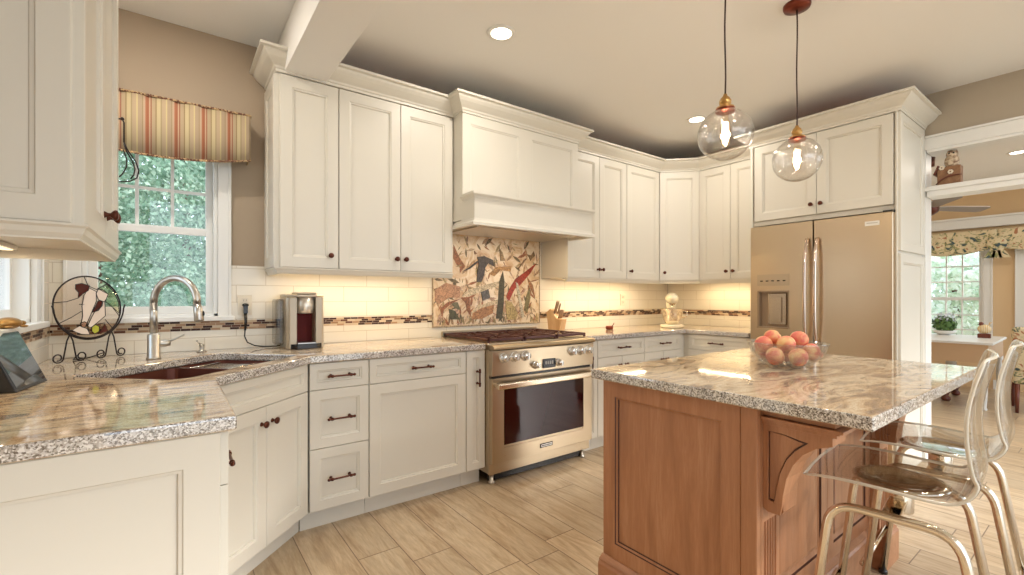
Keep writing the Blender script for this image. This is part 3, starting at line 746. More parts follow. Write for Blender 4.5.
for cx0 in (1.424,2.53):
    # fluted pilaster
    pw=.12; b=MB(); n=5; pts=[(cx0,.705),(cx0,.655)]
    fl=[(cx0,.655)]
    poly=[(cx0,.705),(cx0,.655),(cx0+.018,.655)]
    for k in range(n):
        xa=cx0+.018+k*.017
        for q in range(7):
            a=PI*q/6; poly.append((xa+.0065-.0065*math.cos(a)+.0,.655+.007*math.sin(a)))
        poly.append((xa+.017,.655))
    poly+= [(cx0+pw,.655),(cx0+pw,.705)]
    cl=[]
    for p in poly:
        if not cl or (Vector(p)-Vector(cl[-1])).length>1e-5: cl.append(p)
    b.prism(cl,.163,.52); b.box(cx0,cx0+pw,.655,.705,.52,.8745); b.build('pilaster',CHERRY,t)
    # corbel
    ca,cb_=cx0+.012,cx0+pw-.012
    cur=[(.654,.568),(.640,.560),(.606,.560),(.600,.570),(.600,.592),(.598,.62),(.588,.675),(.570,.72),(.545,.757),(.515,.782),(.488,.795),(.470,.800),(.470,.826),(.654,.826)]
    b=MB(); b.prism(cur,ca+.008,cb_-.008,'x')
    inner=[(.640,.575),(.622,.575),(.620,.62),(.607,.685),(.585,.733),(.557,.770),(.525,.795),(.640,.795)]
    # border frame on both sides around a sunk field
    def band(xa,xb):
        n=len(cur); 
        out=[(.654,.568),(.640,.560),(.606,.560),(.600,.592),(.598,.62),(.588,.675),(.570,.72),(.545,.757),(.510,.785),(.470,.800),(.470,.826),(.654,.826)]
        inn=[(.640,.598),(.632,.595),(.622,.595),(.620,.612),(.616,.635),(.606,.685),(.588,.73),(.565,.763),(.540,.786),(.530,.795),(.60,.806),(.640,.806)]
        vs=[(xa,y,z) for y,z in out]+[(xa,y,z) for y,z in inn]+[(xb,y,z) for y,z in out]+[(xb,y,z) for y,z in inn]; m=len(out); fs=[]
        for k in range(m):
            j=(k+1)%m; fs+= [(k,j,m+j,m+k),(2*m+k,2*m+j,3*m+j,3*m+k),(k,j,2*m+j,2*m+k),(m+k,m+j,3*m+j,3*m+k)]
        b.add(vs,fs)
    band(ca-.002,ca+.009); band(cb_-.009,cb_+.002)
    gl=[(.641,.597),(.621,.594),(.619,.612),(.615,.635),(.605,.685),(.587,.731),(.564,.764),(.539,.787),(.529,.796),(.60,.807),(.641,.807)]
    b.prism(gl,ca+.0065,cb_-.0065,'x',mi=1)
    gi=[(.637,.601),(.625,.599),(.623,.613),(.619,.636),(.609,.687),(.591,.734),(.568,.767),(.544,.789),(.600,.802),(.637,.803)]
    b.prism(gi,ca+.0045,cb_-.0045,'x')
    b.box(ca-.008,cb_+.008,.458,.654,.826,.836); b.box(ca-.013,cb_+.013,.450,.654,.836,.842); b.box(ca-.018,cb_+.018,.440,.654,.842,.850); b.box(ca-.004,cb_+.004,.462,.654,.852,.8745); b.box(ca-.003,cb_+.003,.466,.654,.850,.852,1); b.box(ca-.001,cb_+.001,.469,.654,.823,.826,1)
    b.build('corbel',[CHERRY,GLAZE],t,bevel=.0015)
slab('island_countertop',[(1.393,.378),(2.755,.378),(2.755,1.335),(1.393,1.335)],'long rectangular granite countertop on the wooden island')

# ------------------------------------------------------------------ stools
def make_stool(label,loc,rz):
    t=thing('bar_stool',label,'stool',loc,rz,'clear acrylic counter stools')
    # sheet: profile in local (y,z), front toward +y; widths
    prof=[(.225,.662,.205),(.215,.668,.208),(.15,.676,.212),(.05,.672,.212),(-.05,.664,.208),(-.10,.664,.200)]
    for k in range(1,8):
        a=PI/2*k/7; prof.append((-.10-.065*math.sin(a),.664+.080*(1-math.cos(a)),.196-.012*k/7))
    for k in range(1,9):
        u=k/8; prof.append((-.165+.018*math.sin(PI*u)-.022*u*u,.744+.315*u,.184+.012*math.sin(PI*u)-(0 if u<.95 else .016)))
    nx=12; vs=[];fs=[]
    for i,(y,z,wd) in enumerate(prof):
        for j in range(nx+1):
            s=j/nx*2-1; dz=0; dy=0
            if i>=12: dy=.022*(s*s)-.01   # back wraps slightly
            else: dz=.010*s*s*min(1,max(0,(.2-y)*6)) 
            if i==0: dy=-.012*s*s
            vs.append((s*wd,y+dy,z+dz))
    for i in range(len(prof)-1):
        for j in range(nx): a=i*(nx+1)+j; fs.append((a,a+1,a+nx+2,a+nx+1))
    b=MB(); b.add(vs,fs,0,True); o=b.build('seat_shell',[ACRYL,ACEDGE],t,fix=True)
    m=o.modifiers.new('sol','SOLIDIFY'); m.thickness=.014; m.offset=0; m.material_offset_rim=1
    m=o.modifiers.new('sub','SUBSURF'); m.levels=1; m.render_levels=1
    b=MB(); b.lathe([(.0,0),(.055,0),(.115,.018),(.118,.026),(.112,.030),(.085,.030),(.080,.024),(.03,.024),(0,.024)],36,M=T(0,.01,.628)); b.build('swivel_plate',CHROME,t)
    b=MB()
    b.lathe([(.0,.560),(.035,.560),(.035,.63),(0,.63)],20,M=T(0,.01,0))
    b.box(-.185,.185,-.012,.032,.588,.606)
    b.build('hub',CHROME,t,bevel=.003)
    def rnd(pts,r=.05,n=6):
        out=[Vector(pts[0])]
        for i in range(1,len(pts)-1):
            p=Vector(pts[i]);a=(Vector(pts[i-1])-p).normalized();c=(Vector(pts[i+1])-p).normalized()
            for k in range(n+1):
                u=k/n; out.append(p+a*r*(1-u)**2+c*r*u**2)
        out.append(Vector(pts[-1])); return out
    for s in (-1,1):
        b=MB(); b.tube(rnd([(s*.212,.215,.012),(s*.185,.150,.598),(s*.185,-.130,.598),(s*.215,-.225,.012)],.07),.0125,14); b.build('leg_frame',CHROME,t)
        for yy in (.215,-.225):
            b=MB(); b.lathe([(.016,0),(.016,.014),(.012,.018),(0,.018)],14,M=T(s*(.212 if yy>0 else .215),yy,0)); b.build('foot_pad',BLACKP,t)
    b=MB(); b.tube([(-.205,.207,.205),(.205,.207,.205)],.010,12); b.build('footrest',CHROME,t)
    b=MB(); b.tube([(-.205,-.197,.205),(.205,-.197,.205)],.010,12); b.build('rear_stretcher',CHROME,t)
    return t
make_stool('clear acrylic counter stool nearest the viewer, at the near end of the island',(1.790,.412,0),math.radians(7))
make_stool('clear acrylic counter stool behind the nearest one, farther along the island',(2.315,.415,0),math.radians(5))

# ------------------------------------------------------------------ bowl of peaches
bx,by=2.095,.870
b=MB(); b.lathe([(0,.001),(.05,.001),(.056,.004),(.085,.014),(.115,.036),(.138,.068),(.151,.103),(.1525,.107),(.1495,.1075),(.135,.071),(.112,.040),(.083,.019),(.05,.009),(0,.009)],48)
tag(b.build('fruit_bowl',BOWLG,loc=(bx,by,ZC+.0005)),'clear glass bowl of peaches on the island','bowl')
def peach_mat():
    m=mat('peach_skin',(.8,.3,.1),.5)
    n=noi(m,coords(m),16,4,.6,.6)
    c=ramp(m,n,[(.34,(.86,.62,.28)),(.46,(.84,.42,.20)),(.58,(.74,.17,.12)),(.72,(.58,.08,.08))])
    L(m,c,B(m).inputs['Base Color']); return m
PEACH=peach_mat()
def peach(p,rot,label,r=.037):
    def fn(v):
        a=math.atan2(v.y,v.x); cre=math.exp(-(a/.22)**2)*.10*max(0,(1-abs(v.z))**.3)
        s=1-cre; z=v.z
        if z>0: z=z-.16*math.exp(-((v.x**2+v.y**2)/.05))
        return Vector((v.x*s,v.y*s,z*.94))
    t=thing('peach',label,'peach',(bx+p[0],by+p[1],ZC+p[2]),0,'peaches in the glass bowl'); 
    b=MB(); b.sphere((0,0,0),r,26,16,fn=fn); o=b.build('flesh',PEACH,t,rot=rot)
    b=MB(); b.lathe([(.003,0),(.002,.006),(.0,.007)],8,M=T(0,0,r*.76)); b.build('stem',DARKWOOD,t,rot=rot)
    return t
# view direction roughly (.92,.39); right = (.39,-.92)... placed around the bowl
vx,vy=.919,.394; rx_,ry_=.394,-.919
def pp(f,r,z): return (vx*f+rx_*r,vy*f+ry_*r,z)
PE=[((-.062,-.042,.050),(1.2,.2,.5),'pale peach low at the front left of the bowl'),
    ((-.066,.040,.052),(1.3,.5,2.6),'yellow peach at the front right of the bowl, against the glass'),
    ((.03,-.082,.062),(.3,.7,1),'peach half sunk at the back left of the bowl'),
    ((.035,.088,.066),(.4,1.2,2),'peach at the far right edge of the bowl'),
    ((.045,.002,.052),(0,0,0),'peach buried in the middle of the bowl'),
    ((-.012,-.002,.098),(1.1,.0,2.9),'large blushed peach on top in the centre of the bowl'),
    ((-.005,-.086,.092),(1.5,.9,1.2),'yellow-red peach at the upper left rim of the bowl'),
    ((.045,-.052,.118),(.9,.4,.2),'red peach topmost at the back left of the pile'),
    ((.050,.046,.115),(1.2,1.4,1.0),'dark red peach topmost at the back right of the pile')]
for (f,r,z),ro,lb in PE: peach(pp(f,r,z),ro,lb)

# ------------------------------------------------------------------ pendants
def pendant(label,x,y,zc=1.91,R=.112):
    t=thing('pendant_lamp',label,'lamp',(x,y,0),0,'globe pendant lamps over the island')
    b=MB(); b.lathe([(0,CZ-.03),(.02,CZ-.03),(.058,CZ-.022),(.062,CZ-.012),(.062,CZ-.0005)],32); b.build('canopy',COPPER,t)
    top=zc+R+.062
    b=MB(); pts=[(0.004*math.sin(k*1.1)*(1 if 0<k<8 else 0),0,CZ-.03-(CZ-.03-top)*k/8) for k in range(9)]; b.tube(pts,.0035,8); b.build('cord',mat('dark_brown_cord',(.035,.012,.01),.7),t)
    b=MB(); z0=zc+R
    b.lathe([(.036,z0-.012),(.038,z0-.004),(.037,z0+.004),(.026,z0+.008),(.020,z0+.012),(.020,z0+.018),(.024,z0+.020),(.024,z0+.034),(.020,z0+.037),(.019,z0+.044),(.010,z0+.052),(.007,z0+.062),(0,z0+.063)],28)
    b.build('socket',[BRASS],t)
    b=MB(); b.lathe([(.0372,z0-.016),(.0405,z0-.012),(.0405,z0-.004),(.0372,z0-.001)],28); b.build('socket_ring',COPPER,t)
    # globe: outer and inner wall
    a0=math.asin(.034/R); n=26; pr=[]
    for k in range(n+1):
        a=PI-(PI-a0)*k/n; pr.append((max(0,R*math.sin(a)),zc+R*math.cos(a)*.98))
    pr[0]=(0,zc-R*.98)
    Ri=R-.0028; pi_=[]
    for k in range(n+1):
        a=PI-(PI-a0)*k/n; pi_.append((max(0,Ri*math.sin(a)),zc+Ri*math.cos(a)*.98))
    pi_[0]=(0,zc-Ri*.98)
    b=MB(); b.lathe(pr+pi_[::-1],48); o=b.build('glass_globe',GLOBE,t)
    b=MB(); b.lathe([(0,zc-.052),(.010,zc-.050),(.018,zc-.038),(.021,zc-.02),(.021,zc+.02),(.017,zc+.05),(.013,zc+.07),(.013,z0-.014)],24); o=b.build('bulb',BULBG,t)
    b=MB(); 
    pts=[(.0085*math.cos(k*.7),.0085*math.sin(k*.7),zc-.042+.10*k/75) for k in range(76)]
    b.tube(pts,.0014,6)
    for s in range(4):
        a=s*PI/2; pts=[(.014*math.cos(a),.014*math.sin(a),zc+.05-.0),(.012*math.cos(a+.3),.012*math.sin(a+.3),zc),(.011*math.cos(a),.011*math.sin(a),zc-.035)]
        b.tube(pts,.0011,6)
    b.build('filament',FILAM,o)
    pl=D.lights.new('pendant_bulb','POINT'); pl.energy=5; pl.color=WARM; pl.shadow_soft_size=.02; po=D.objects.new('pendant_bulb',pl); COL.objects.link(po); po.location=(0,0,zc); po.parent=t
    return t
pendant('clear globe pendant lamp on the left, hanging nearer',1.909,1.038)
pendant('clear globe pendant lamp on the right, in front of the cabinet over the refrigerator',2.552,1.011)

# ------------------------------------------------------------------ recessed lights
def can(x,y,label):
    t=thing('recessed_light',label,'light',(x,y,CZ),0,'round recessed ceiling lights')
    b=MB(); b.lathe([(.058,-.004),(.060,-.007),(.078,-.006),(.082,-.0005),(.058,-.0005)],36); b.build('trim_ring',WHITE,t)
    b=MB(); b.lathe([(0,-.0052),(.0575,-.0052),(.0575,-.0008),(0,-.0008)],36); b.build('lens',LAMPE,t)
    area('recessed_lamp',(0,0,-.012),.11,.11,CAN_W,WARM,parent=t,disk=True)
can(1.486,2.11,'lit recessed ceiling light above the left wall cabinets')
can(3.52,2.16,'lit recessed ceiling light seen left of the nearer pendant')
can(6.97,.69,'lit recessed ceiling light of the breakfast room seen through the transom')
for i,(x,y) in enumerate(((-.1,2.35),(1.5,.1),(3.3,.1),(2.5,-1.6),(.4,-1.6),(6.9,-.9),(6.9,2.2))):  # out-of-view ceiling lights added to fill the room with light
    can(x,y,['recessed light over the sink corner','recessed light over the near stools','recessed light over the far stools','recessed light behind the viewer, right','recessed light behind the viewer, left','recessed light of the breakfast room, near the open side','recessed light of the breakfast room, far corner'][i])

# under cabinet lights
def strip(x0,x1,y,label,vert=False,xx=None,power=1):
    L_=abs(x1-x0); c=(x0+x1)/2
    loc=(c,y,UB-.002) if not vert else (xx,c,UB-.002)
    t=thing('under_cabinet_light',label,'light',loc,0 if not vert else PI/2,'under-cabinet light strips')
    b=MB(); b.box(-L_/2,L_/2,-.02,.02,-.012,0); b.build('housing',WHITE,t)
    b=MB(); b.box(-L_/2+.01,L_/2-.01,-.012,.012,-.0145,-.0122); b.build('diffuser',UCE,t)
    area('strip_lamp',(0,0,-.016),L_-.04,.025,UC_W*L_*power,UCWARM,parent=t)
strip(.50,1.50,2.90,'thin light strip under the wall cabinets left of the range',power=.75)
strip(2.68,3.80,2.88,'thin light strip under the wall cabinets right of the range',power=1.15)
strip(1.92,2.62,None,'thin light strip under the wall cabinets beside the refrigerator',True,4.28,.95)
strip(1.50,2.12,None,'thin light strip under the near left wall cabinet',True,-.42,.6)

# ------------------------------------------------------------------ tile mural
def gloss(name,c,r=.25):
    m=mat(name,c,.4); n=noi(m,coords(m),42,4,.65,1.5)
    L(m,ramp(m,n,[(.38,tuple(x*.35 for x in c)),(.52,tuple(x*.68 for x in c)),(.64,tuple(min(.8,x*.95) for x in c))]),B(m).inputs['Base Color']); return m
G_=lambda *c: gloss('mural_glaze_%d'%int(sum(c)*1000),c,.2)
CREAM_T=(.74,.60,.40)
t=thing('tile_mural','hand-painted tile mural of leaves and a heron behind the range','mural',(1.555,3.0895,.995))
MW,MH=1.02,.70
def mural_bg():
    m=mat('mural_tile_ground',CREAM_T,.2); v=coords(m); n=noi(m,v,9,5,.6,1.2)
    c=ramp(m,n,[(.30,(.48,.27,.14)),(.42,(.66,.46,.27)),(.55,(.78,.63,.44)),(.75,(.82,.70,.52))])
    L(m,c,B(m).inputs['Base Color']); return m
b=MB(); b.box(0,MW,-.006,-.0005,0,MH); b.build('tile_panel',mural_bg(),t)
b=MB(); 
for (xa,xb,za,zb) in ((-.004,MW+.004,-.012,0),(-.004,MW+.004,MH,MH+.008),(-.010,0,-.012,MH+.008),(MW,MW+.010,-.012,MH+.008)): b.box(xa,xb,-.010,-.0005,za,zb)
b.build('border',gloss('mural_border_glaze',(.62,.46,.28)),t,bevel=.002)
import math as _m
def unp(zx,zy):
    u=430+zx/6.39; v=235+zy/6.39; a=(u-512)/458; s,c=_m.sin(_m.radians(36.5)),_m.cos(_m.radians(36.5))
    rx,ry=s+a*c,c-a*s; k=3.084/ry
    return (rx*k-1.555, CAMH+(297-v)/458*k-.995)
rnd=random.Random(11); b=MB(); PAL=[(.45,.17,.07),(.62,.38,.20),(.74,.52,.32),(.50,.36,.16),(.24,.17,.08),(.70,.44,.30)]
for k in range(300):
    cx_,cz_=rnd.uniform(.02,MW-.02),MH*(rnd.random()**1.5)*.95+.01; ln=rnd.uniform(.03,.12); wd=ln*rnd.uniform(.12,.3); an=rnd.gauss(PI/2,.8)
    P_=[]
    for q in range(8):
        pass
    pts_=[(0,0),(.3,.8),(.6,.9),(1,0),(.6,-.9),(.3,-.8)]
    for u,v_ in pts_:
        x_=ln*(u-.5); z_=wd*v_*.5; P_.append((min(max(cx_+x_*math.cos(an)-z_*math.sin(an),.003),MW-.003),min(max(cz_+x_*math.sin(an)+z_*math.cos(an),.003),MH-.003)))
    b.prism(P_,-.0070-.000005*k,-.005,'y',mi=rnd.randrange(6))
o=b.build('painted_leaves',[gloss('mural_leaf_glaze_%d'%k,c,.22) for k,c in enumerate(PAL)],t); o['kind']='stuff'
SHAPES=[
 ('leaf','terracotta leaf',(.45,.17,.06),[(150,60),(185,140),(225,200),(205,225),(170,190),(148,150)]),
 ('leaf','ochre broad leaf',(.60,.33,.13),[(375,250),(420,205),(520,200),(515,235),(450,225),(410,265)]),
 ('leaf','pale sweeping leaf',(.82,.66,.44),[(205,390),(240,350),(440,295),(480,285),(430,330),(300,370),(215,410)]),
 ('leaf','pale lower leaf',(.80,.62,.40),[(250,505),(300,455),(500,390),(470,430),(330,480),(270,520)]),
 ('leaf','dark olive upright leaf',(.10,.08,.035),[(420,535),(435,400),(440,300),(465,230),(475,300),(470,430),(460,535)]),
 ('leaf','red pointed leaf',(.48,.06,.025),[(485,400),(505,345),(545,280),(600,240),(680,178),(640,245),(575,320),(540,345),(505,420)]),
 ('leaf','dark olive leaf',(.14,.12,.05),[(118,470),(160,485),(190,540),(130,540)]),
 ('leaf','green grey leaf',(.22,.19,.10),[(130,430),(175,430),(195,480),(160,470)]),
 ('leaf','olive narrow leaf',(.30,.24,.10),[(600,480),(615,390),(635,330),(640,400),(620,500)]),
 ('leaf','rust curling leaf',(.42,.16,.06),[(195,400),(250,395),(260,520),(235,480),(225,430)]),
 ('leaf','orange leaf cluster',(.58,.28,.12),[(270,500),(330,465),(410,445),(400,500),(330,535),(270,540)]),
 ('leaf','ochre leaf',(.66,.48,.20),[(480,420),(520,430),(560,500),(545,540),(490,540)]),
 ('leaf','rust leaf at right',(.50,.22,.09),[(620,270),(655,320),(670,400),(650,360),(630,310)]),
 ('leaf','cream blade',(.84,.72,.52),[(545,300),(560,310),(600,520),(585,530)]),
 ('leaf','tan leaf top',(.46,.30,.14),[(442,85),(460,110),(478,165),(450,165)]),
 ('leaf','brown leaf top left',(.34,.16,.07),[(280,100),(300,120),(285,125)]),
 ('leaf','terracotta stem',(.45,.17,.07),[(75,520),(65,470),(110,430),(200,405),(130,440),(85,480)]),
 ('leaf','pink leaf',(.66,.36,.20),[(30,350),(100,305),(190,330),(190,400),(120,400),(60,440),(30,420)]),
 ('heron','dark heron neck and body',(.10,.075,.065),[(300,140),(345,135),(400,160),(405,200),(370,180),(350,210),(345,255),(325,300),(297,300),(300,230),(310,190)]),
 ('heron','heron beak',(.07,.05,.045),[(205,235),(250,205),(300,165),(305,175),(255,215)]),
 ('pebble','grey patterned square',(.16,.14,.13),[(325,365),(370,345),(382,400),(335,420)]),
 ('butterfly','brown butterfly',(.36,.22,.10),[(620,125),(645,130),(660,105),(668,135),(650,150),(640,165),(632,145)]),
 ('leaf','thin twig',(.35,.20,.10),[(560,210),(610,150),(614,154),(565,216)]),
]
for i,(nm,lb,c,poly) in enumerate(SHAPES):
    P_=[unp(x,y) for x,y in poly]; P_=[(min(max(x,.003),MW-.003),min(max(z,.003),MH-.003)) for x,z in P_]
    b=MB(); y=-.008-.0003*i; b.prism(P_,y,-.005,'y'); o=b.build('relief_'+nm,gloss('mural_%s_glaze'%nm,c,.22),t); o['label']=lb

# ------------------------------------------------------------------ valance over the sink window
def stripe_mat():
    m=mat('striped_valance_fabric',(.6,.5,.35),.85)
    t=N(m,'ShaderNodeTexCoord'); s=N(m,'ShaderNodeSeparateXYZ'); L(m,t.outputs['Object'],s.inputs[0])
    f=mth(m,'FRACT',mth(m,'DIVIDE',mth(m,'ADD',s.outputs['X'],10.02),.118))
    c=ramp(m,f,[(0,(.33,.12,.06)),(.08,(.48,.34,.22)),(.13,(.28,.10,.055)),(.17,(.42,.32,.20)),(.30,(.28,.20,.10)),(.34,(.52,.43,.25)),(.48,(.34,.26,.14)),(.52,(.45,.34,.22)),(.66,(.55,.46,.24)),(.71,(.40,.30,.20)),(.85,(.30,.22,.12)),(.88,(.46,.34,.23)),(.96,(.38,.14,.07))],'CONSTANT')
    L(m,c,B(m).inputs['Base Color']); return m
STRIPE=stripe_mat()
t=thing('window_valance','striped fabric valance with twisted cord edging over the sink window','valance',(0,0,0))
def vb(x): # bottom edge height
    u=(x+.07)/.42; return 1.935+.050*min(1,abs(u))**2
n=60; vs=[];fs=[]; xs=[-.484+(.352+.484)*k/n for k in range(n+1)]
for x in xs:
    yy=2.968+.004*math.sin(x*53); vs+=[(x,yy,2.232),(x,yy-.003,(2.232+vb(x))/2),(x,yy+.002,vb(x))]
for k in range(n):
    a=3*k; fs+=[(a,a+3,a+4,a+1),(a+1,a+4,a+5,a+2)]
b=MB(); b.add(vs,fs,0,True); b.box(.348,.352,2.97,3.095,1.985,2.232); o=b.build('fabric',STRIPE,t)
m_=o.modifiers.new('sol','SOLIDIFY'); m_.thickness=.004
b=MB(); b.box(-.486,.350,2.975,3.095,2.215,2.231); b.build('mounting_board',WHITE,t)
ROPE=mat('twisted_cord',(.34,.20,.10),.7)
rn=noi(ROPE,coords(ROPE,(60,60,60),(0,.7,0)),1.5,1); L(ROPE,ramp(ROPE,rn,[(.45,(.16,.06,.035)),(.55,(.55,.38,.20))]),B(ROPE).inputs['Base Color'])
def rope(name,pts):
    b=MB()
    for ph in (0,PI):
        P_=[]; s=0; prev=None
        for p in pts:
            p=Vector(p); 
            if prev is not None: s+=(p-prev).length
            prev=p; a=s*260+ph; P_.append(p+Vector((0,math.cos(a)*.003,math.sin(a)*.003)))
        b.tube(P_,.0038,6)
    b.build(name,ROPE,t)
fine=[-.484+(.836)*k/420 for k in range(421)]
rope('cord_trim',[(x,2.963,2.236) for x in fine]+[(.354,2.97+.12*k/50,2.236) for k in range(51)])
rope('cord_trim',[(x,2.966,vb(x)-.002) for x in fine])

# ------------------------------------------------------------------ stained glass plate on wire stand
SG=dict(peach=glassm('peach_stained_glass',(.985,.93,.88)),green=glassm('pale_green_stained_glass',(.90,.94,.84)))
OPW=mat('opal_white_glass',(.80,.68,.58),.12); OPB=mat('brown_art_glass',(.075,.010,.007),.08); OPY=mat('yellow_green_art_glass',(.50,.50,.06),.1); OPT=mat('tan_art_glass',(.45,.22,.13),.1)
pc=Vector((-.320,2.93,1.164)); PR=.146
MP=Matrix.Translation(pc)@Matrix.Rotation(math.radians(43),4,'Z')@Matrix.Rotation(math.radians(-5),4,'X')
t=thing('stained_glass_disc','round stained glass disc picturing a brown and white dog','ornament',(0,0,0)); t.matrix_world=MP
def q(x,y): return ((x-300)/175*PR,-(y-247)/175*PR)
circ=[(PR*math.cos(2*PI*k/48),PR*math.sin(2*PI*k/48)) for k in range(48)]
b=MB(); b.prism(circ,-.0015,.0015,'y'); o=b.build('glass_ground',SG['peach'],t)
b=MB(); b.tube([(x,0,z) for x,z in circ],.0035,8,closed=True); b.build('lead_rim',WIRE,t)
pieces=[('ear_piece',OPB,[(238,120),(270,113),(308,125),(300,152),(270,172),(245,197),(250,165),(235,145)]),
 ('muzzle_piece',OPW,[(306,138),(342,158),(338,215),(315,265),(290,320),(275,350),(250,340),(262,295),(262,240),(276,180)]),
 ('cheek_piece',OPW,[(352,145),(380,148),(406,172),(395,200),(380,218),(350,205),(340,170)]),
 ('leg_piece',OPW,[(384,222),(382,300),(345,330),(300,365),(284,352),(310,300),(325,275),(360,250),(372,215)]),
 ('collar_piece',OPB,[(313,278),(330,245),(348,210),(374,216),(368,240),(345,268)]),
 ('nose_piece',OPT,[(247,335),(270,328),(284,338),(275,358),(255,358)]),
 ('paw_piece',OPW,[(205,372),(243,350),(280,368),(292,402),(250,398)]),
 ('flower_piece',OPY,[(305,360),(325,348),(345,360),(342,388),(318,400),(303,385)]),
 ('patch_piece',OPB,[(338,402),(376,345),(390,390)]),
 ('green_piece',SG['green'],[(350,140),(400,112),(440,160),(462,220),(462,290),(430,255),(388,215),(405,172)])]
for nm,mt,poly in pieces:
    P_=[q(x,y) for x,y in poly]; b=MB(); b.prism(P_,-.0035,-.0016,'y'); o=b.build(nm,mt,t)
    c=MB(); c.tube([(x,-.0035,z) for x,z in P_],.0019,6,closed=True); c.build('lead_line',WIRE,o)
for ln in ([(285,75),(302,126)],[(302,126),(345,146),(405,115)],[(127,220),(190,215),(245,196)],[(150,330),(210,300),(258,270)],[(462,305),(430,255)],[(380,320),(425,385)],[(285,352),(290,400)],[(205,372),(165,368)],[(340,345),(376,340)],[(250,230),(275,232)]):
    b=MB(); b.tube([(q(x,y)[0],-.002,q(x,y)[1]) for x,y in ln],.0018,6); b.build('lead_line',WIRE,t)

t=thing('wire_plate_stand','black scrolled wire stand holding the stained glass disc','stand',(pc.x,pc.y,ZC+.001),math.radians(43))
b=MB(); zc_=pc.z-ZC
pts=[((PR+.006)*math.cos(a),-.012,zc_+(PR+.006)*math.sin(a)) for a in [math.radians(184+172*k/30) for k in range(31)]]
b.tube([(pts[0][0]-.006,-.012,pts[0][2]+.02)]+pts+[(pts[-1][0]+.006,-.012,pts[-1][2]+.02)],.0035,8); b.build('cradle',WIRE,t)
for fx_,fy_ in ((-.088,-.02),(.092,.0)):
    for sgn in (-1,1):
        b=MB(); top_=(fx_,-.012,zc_-math.sqrt((PR+.006)**2-fx_**2)+.002)
        P_=[Vector(top_),Vector((fx_+sgn*.012,-.012,top_[2]-.03)),Vector((fx_+sgn*.026,-.012,.018))]
        cx_,cz_=fx_+sgn*.047,.0235
        for k in range(0,17):
            a=math.radians(200+ 28*k); rr=.0225-.0007*k
            P_.append(Vector((cx_+sgn*rr*math.cos(a),-.012,cz_+rr*math.sin(a)+.001)))
        b.tube(P_,.003,8); b.build('scroll_leg',WIRE,t)
b=MB(); b.tube([(-.06,-.012,.028),(-.03,.05,.003),(.03,.05,.003),(.06,-.012,.028)],.0025,8); b.build('rear_brace',WIRE,t)

# ------------------------------------------------------------------ smart display on the left counter
t=thing('smart_display','black wedge-shaped tabletop display at the left edge of the counter','screen',(-.372,2.165,ZC+.0015),math.radians(82))
# local x along the screen's bottom edge (world +y), local -y faces the room (+x)
b=MB(); vs=[(-.115,0,0),(.115,0,0),(.115,.075,.180),(-.115,.075,.180),(-.10,.098,0),(.10,.098,0),(.10,.082,.168),(-.10,.082,.168)]
b.add(vs,[(0,1,2,3),(0,4,5,1),(4,7,6,5),(3,2,6,7),(0,3,7,4),(1,5,6,2)]); b.build('housing',BLACKP,t,bevel=.003)
SCR=mat('display_screen',(.05,.055,.06),.03,Specular_IOR_Level=.9)
b=MB(); s_=math.atan2(.075,.180); M=T(0,0,0,rx=-s_)
b.box(-.106,.106,-.0015,.0,.012,.183,M=M); b.build('screen_glass',SCR,t)
# leaf-shaped ornament on the sill
t=thing('gilt_ornament','small domed gilt ornament on the sill of the left window','ornament',(-.458,2.30,WZ0+.0055),math.radians(60))
t.scale=(.8,.8,.8)
GOLD=mat('antique_gold',(.42,.24,.08),.35,.8)
b=MB(); b.sphere((0,0,.020),(.055,.036,.026),18,10); b.build('shell',GOLD,t)
b=MB(); b.sphere((.065,0,.018),(.017,.012,.011),12,8); b.build('head',GOLD,t)
b=MB()
for sx_,sy_ in ((.035,.034),(.035,-.034),(-.035,.034),(-.035,-.034)): b.sphere((sx_,sy_,.006),(.018,.010,.006),10,6)
b.build('feet',GOLD,t)

# ------------------------------------------------------------------ hanging wire ornament
t=thing('hanging_wire_ornament','black wire teardrop ornament hanging by the end of the left cabinet','ornament',(-.146,2.215,1.765))
t.scale=(.93,.93,.93)
b=MB(); b.tube([(-.02,-.022,.105),(-.004,-.018,.105),(0,0,.10),(0,0,.02)],.003,8); b.sphere((-.004,-.018,.107),.007,10,8); b.build('hook',WIRE,t)
b=MB()
b.tube([(0,0,.02),(.012,0,-.01),(.036,0,-.05),(.046,0,-.085),(.040,0,-.115),(.018,0,-.132),(-.012,0,-.138),(-.02,0,-.136)],.0025,8)
b.tube([(0,0,.015),(.008,0,-.015),(.026,0,-.05),(.034,0,-.08),(.030,0,-.105),(.020,0,-.122)],.0025,8)
b.tube([(-.002,0,-.01),(.008,0,-.045),(.008,0,-.075),(-.004,0,-.105),(-.015,0,-.12)],.0025,8)
b.build('loops',WIRE,t)

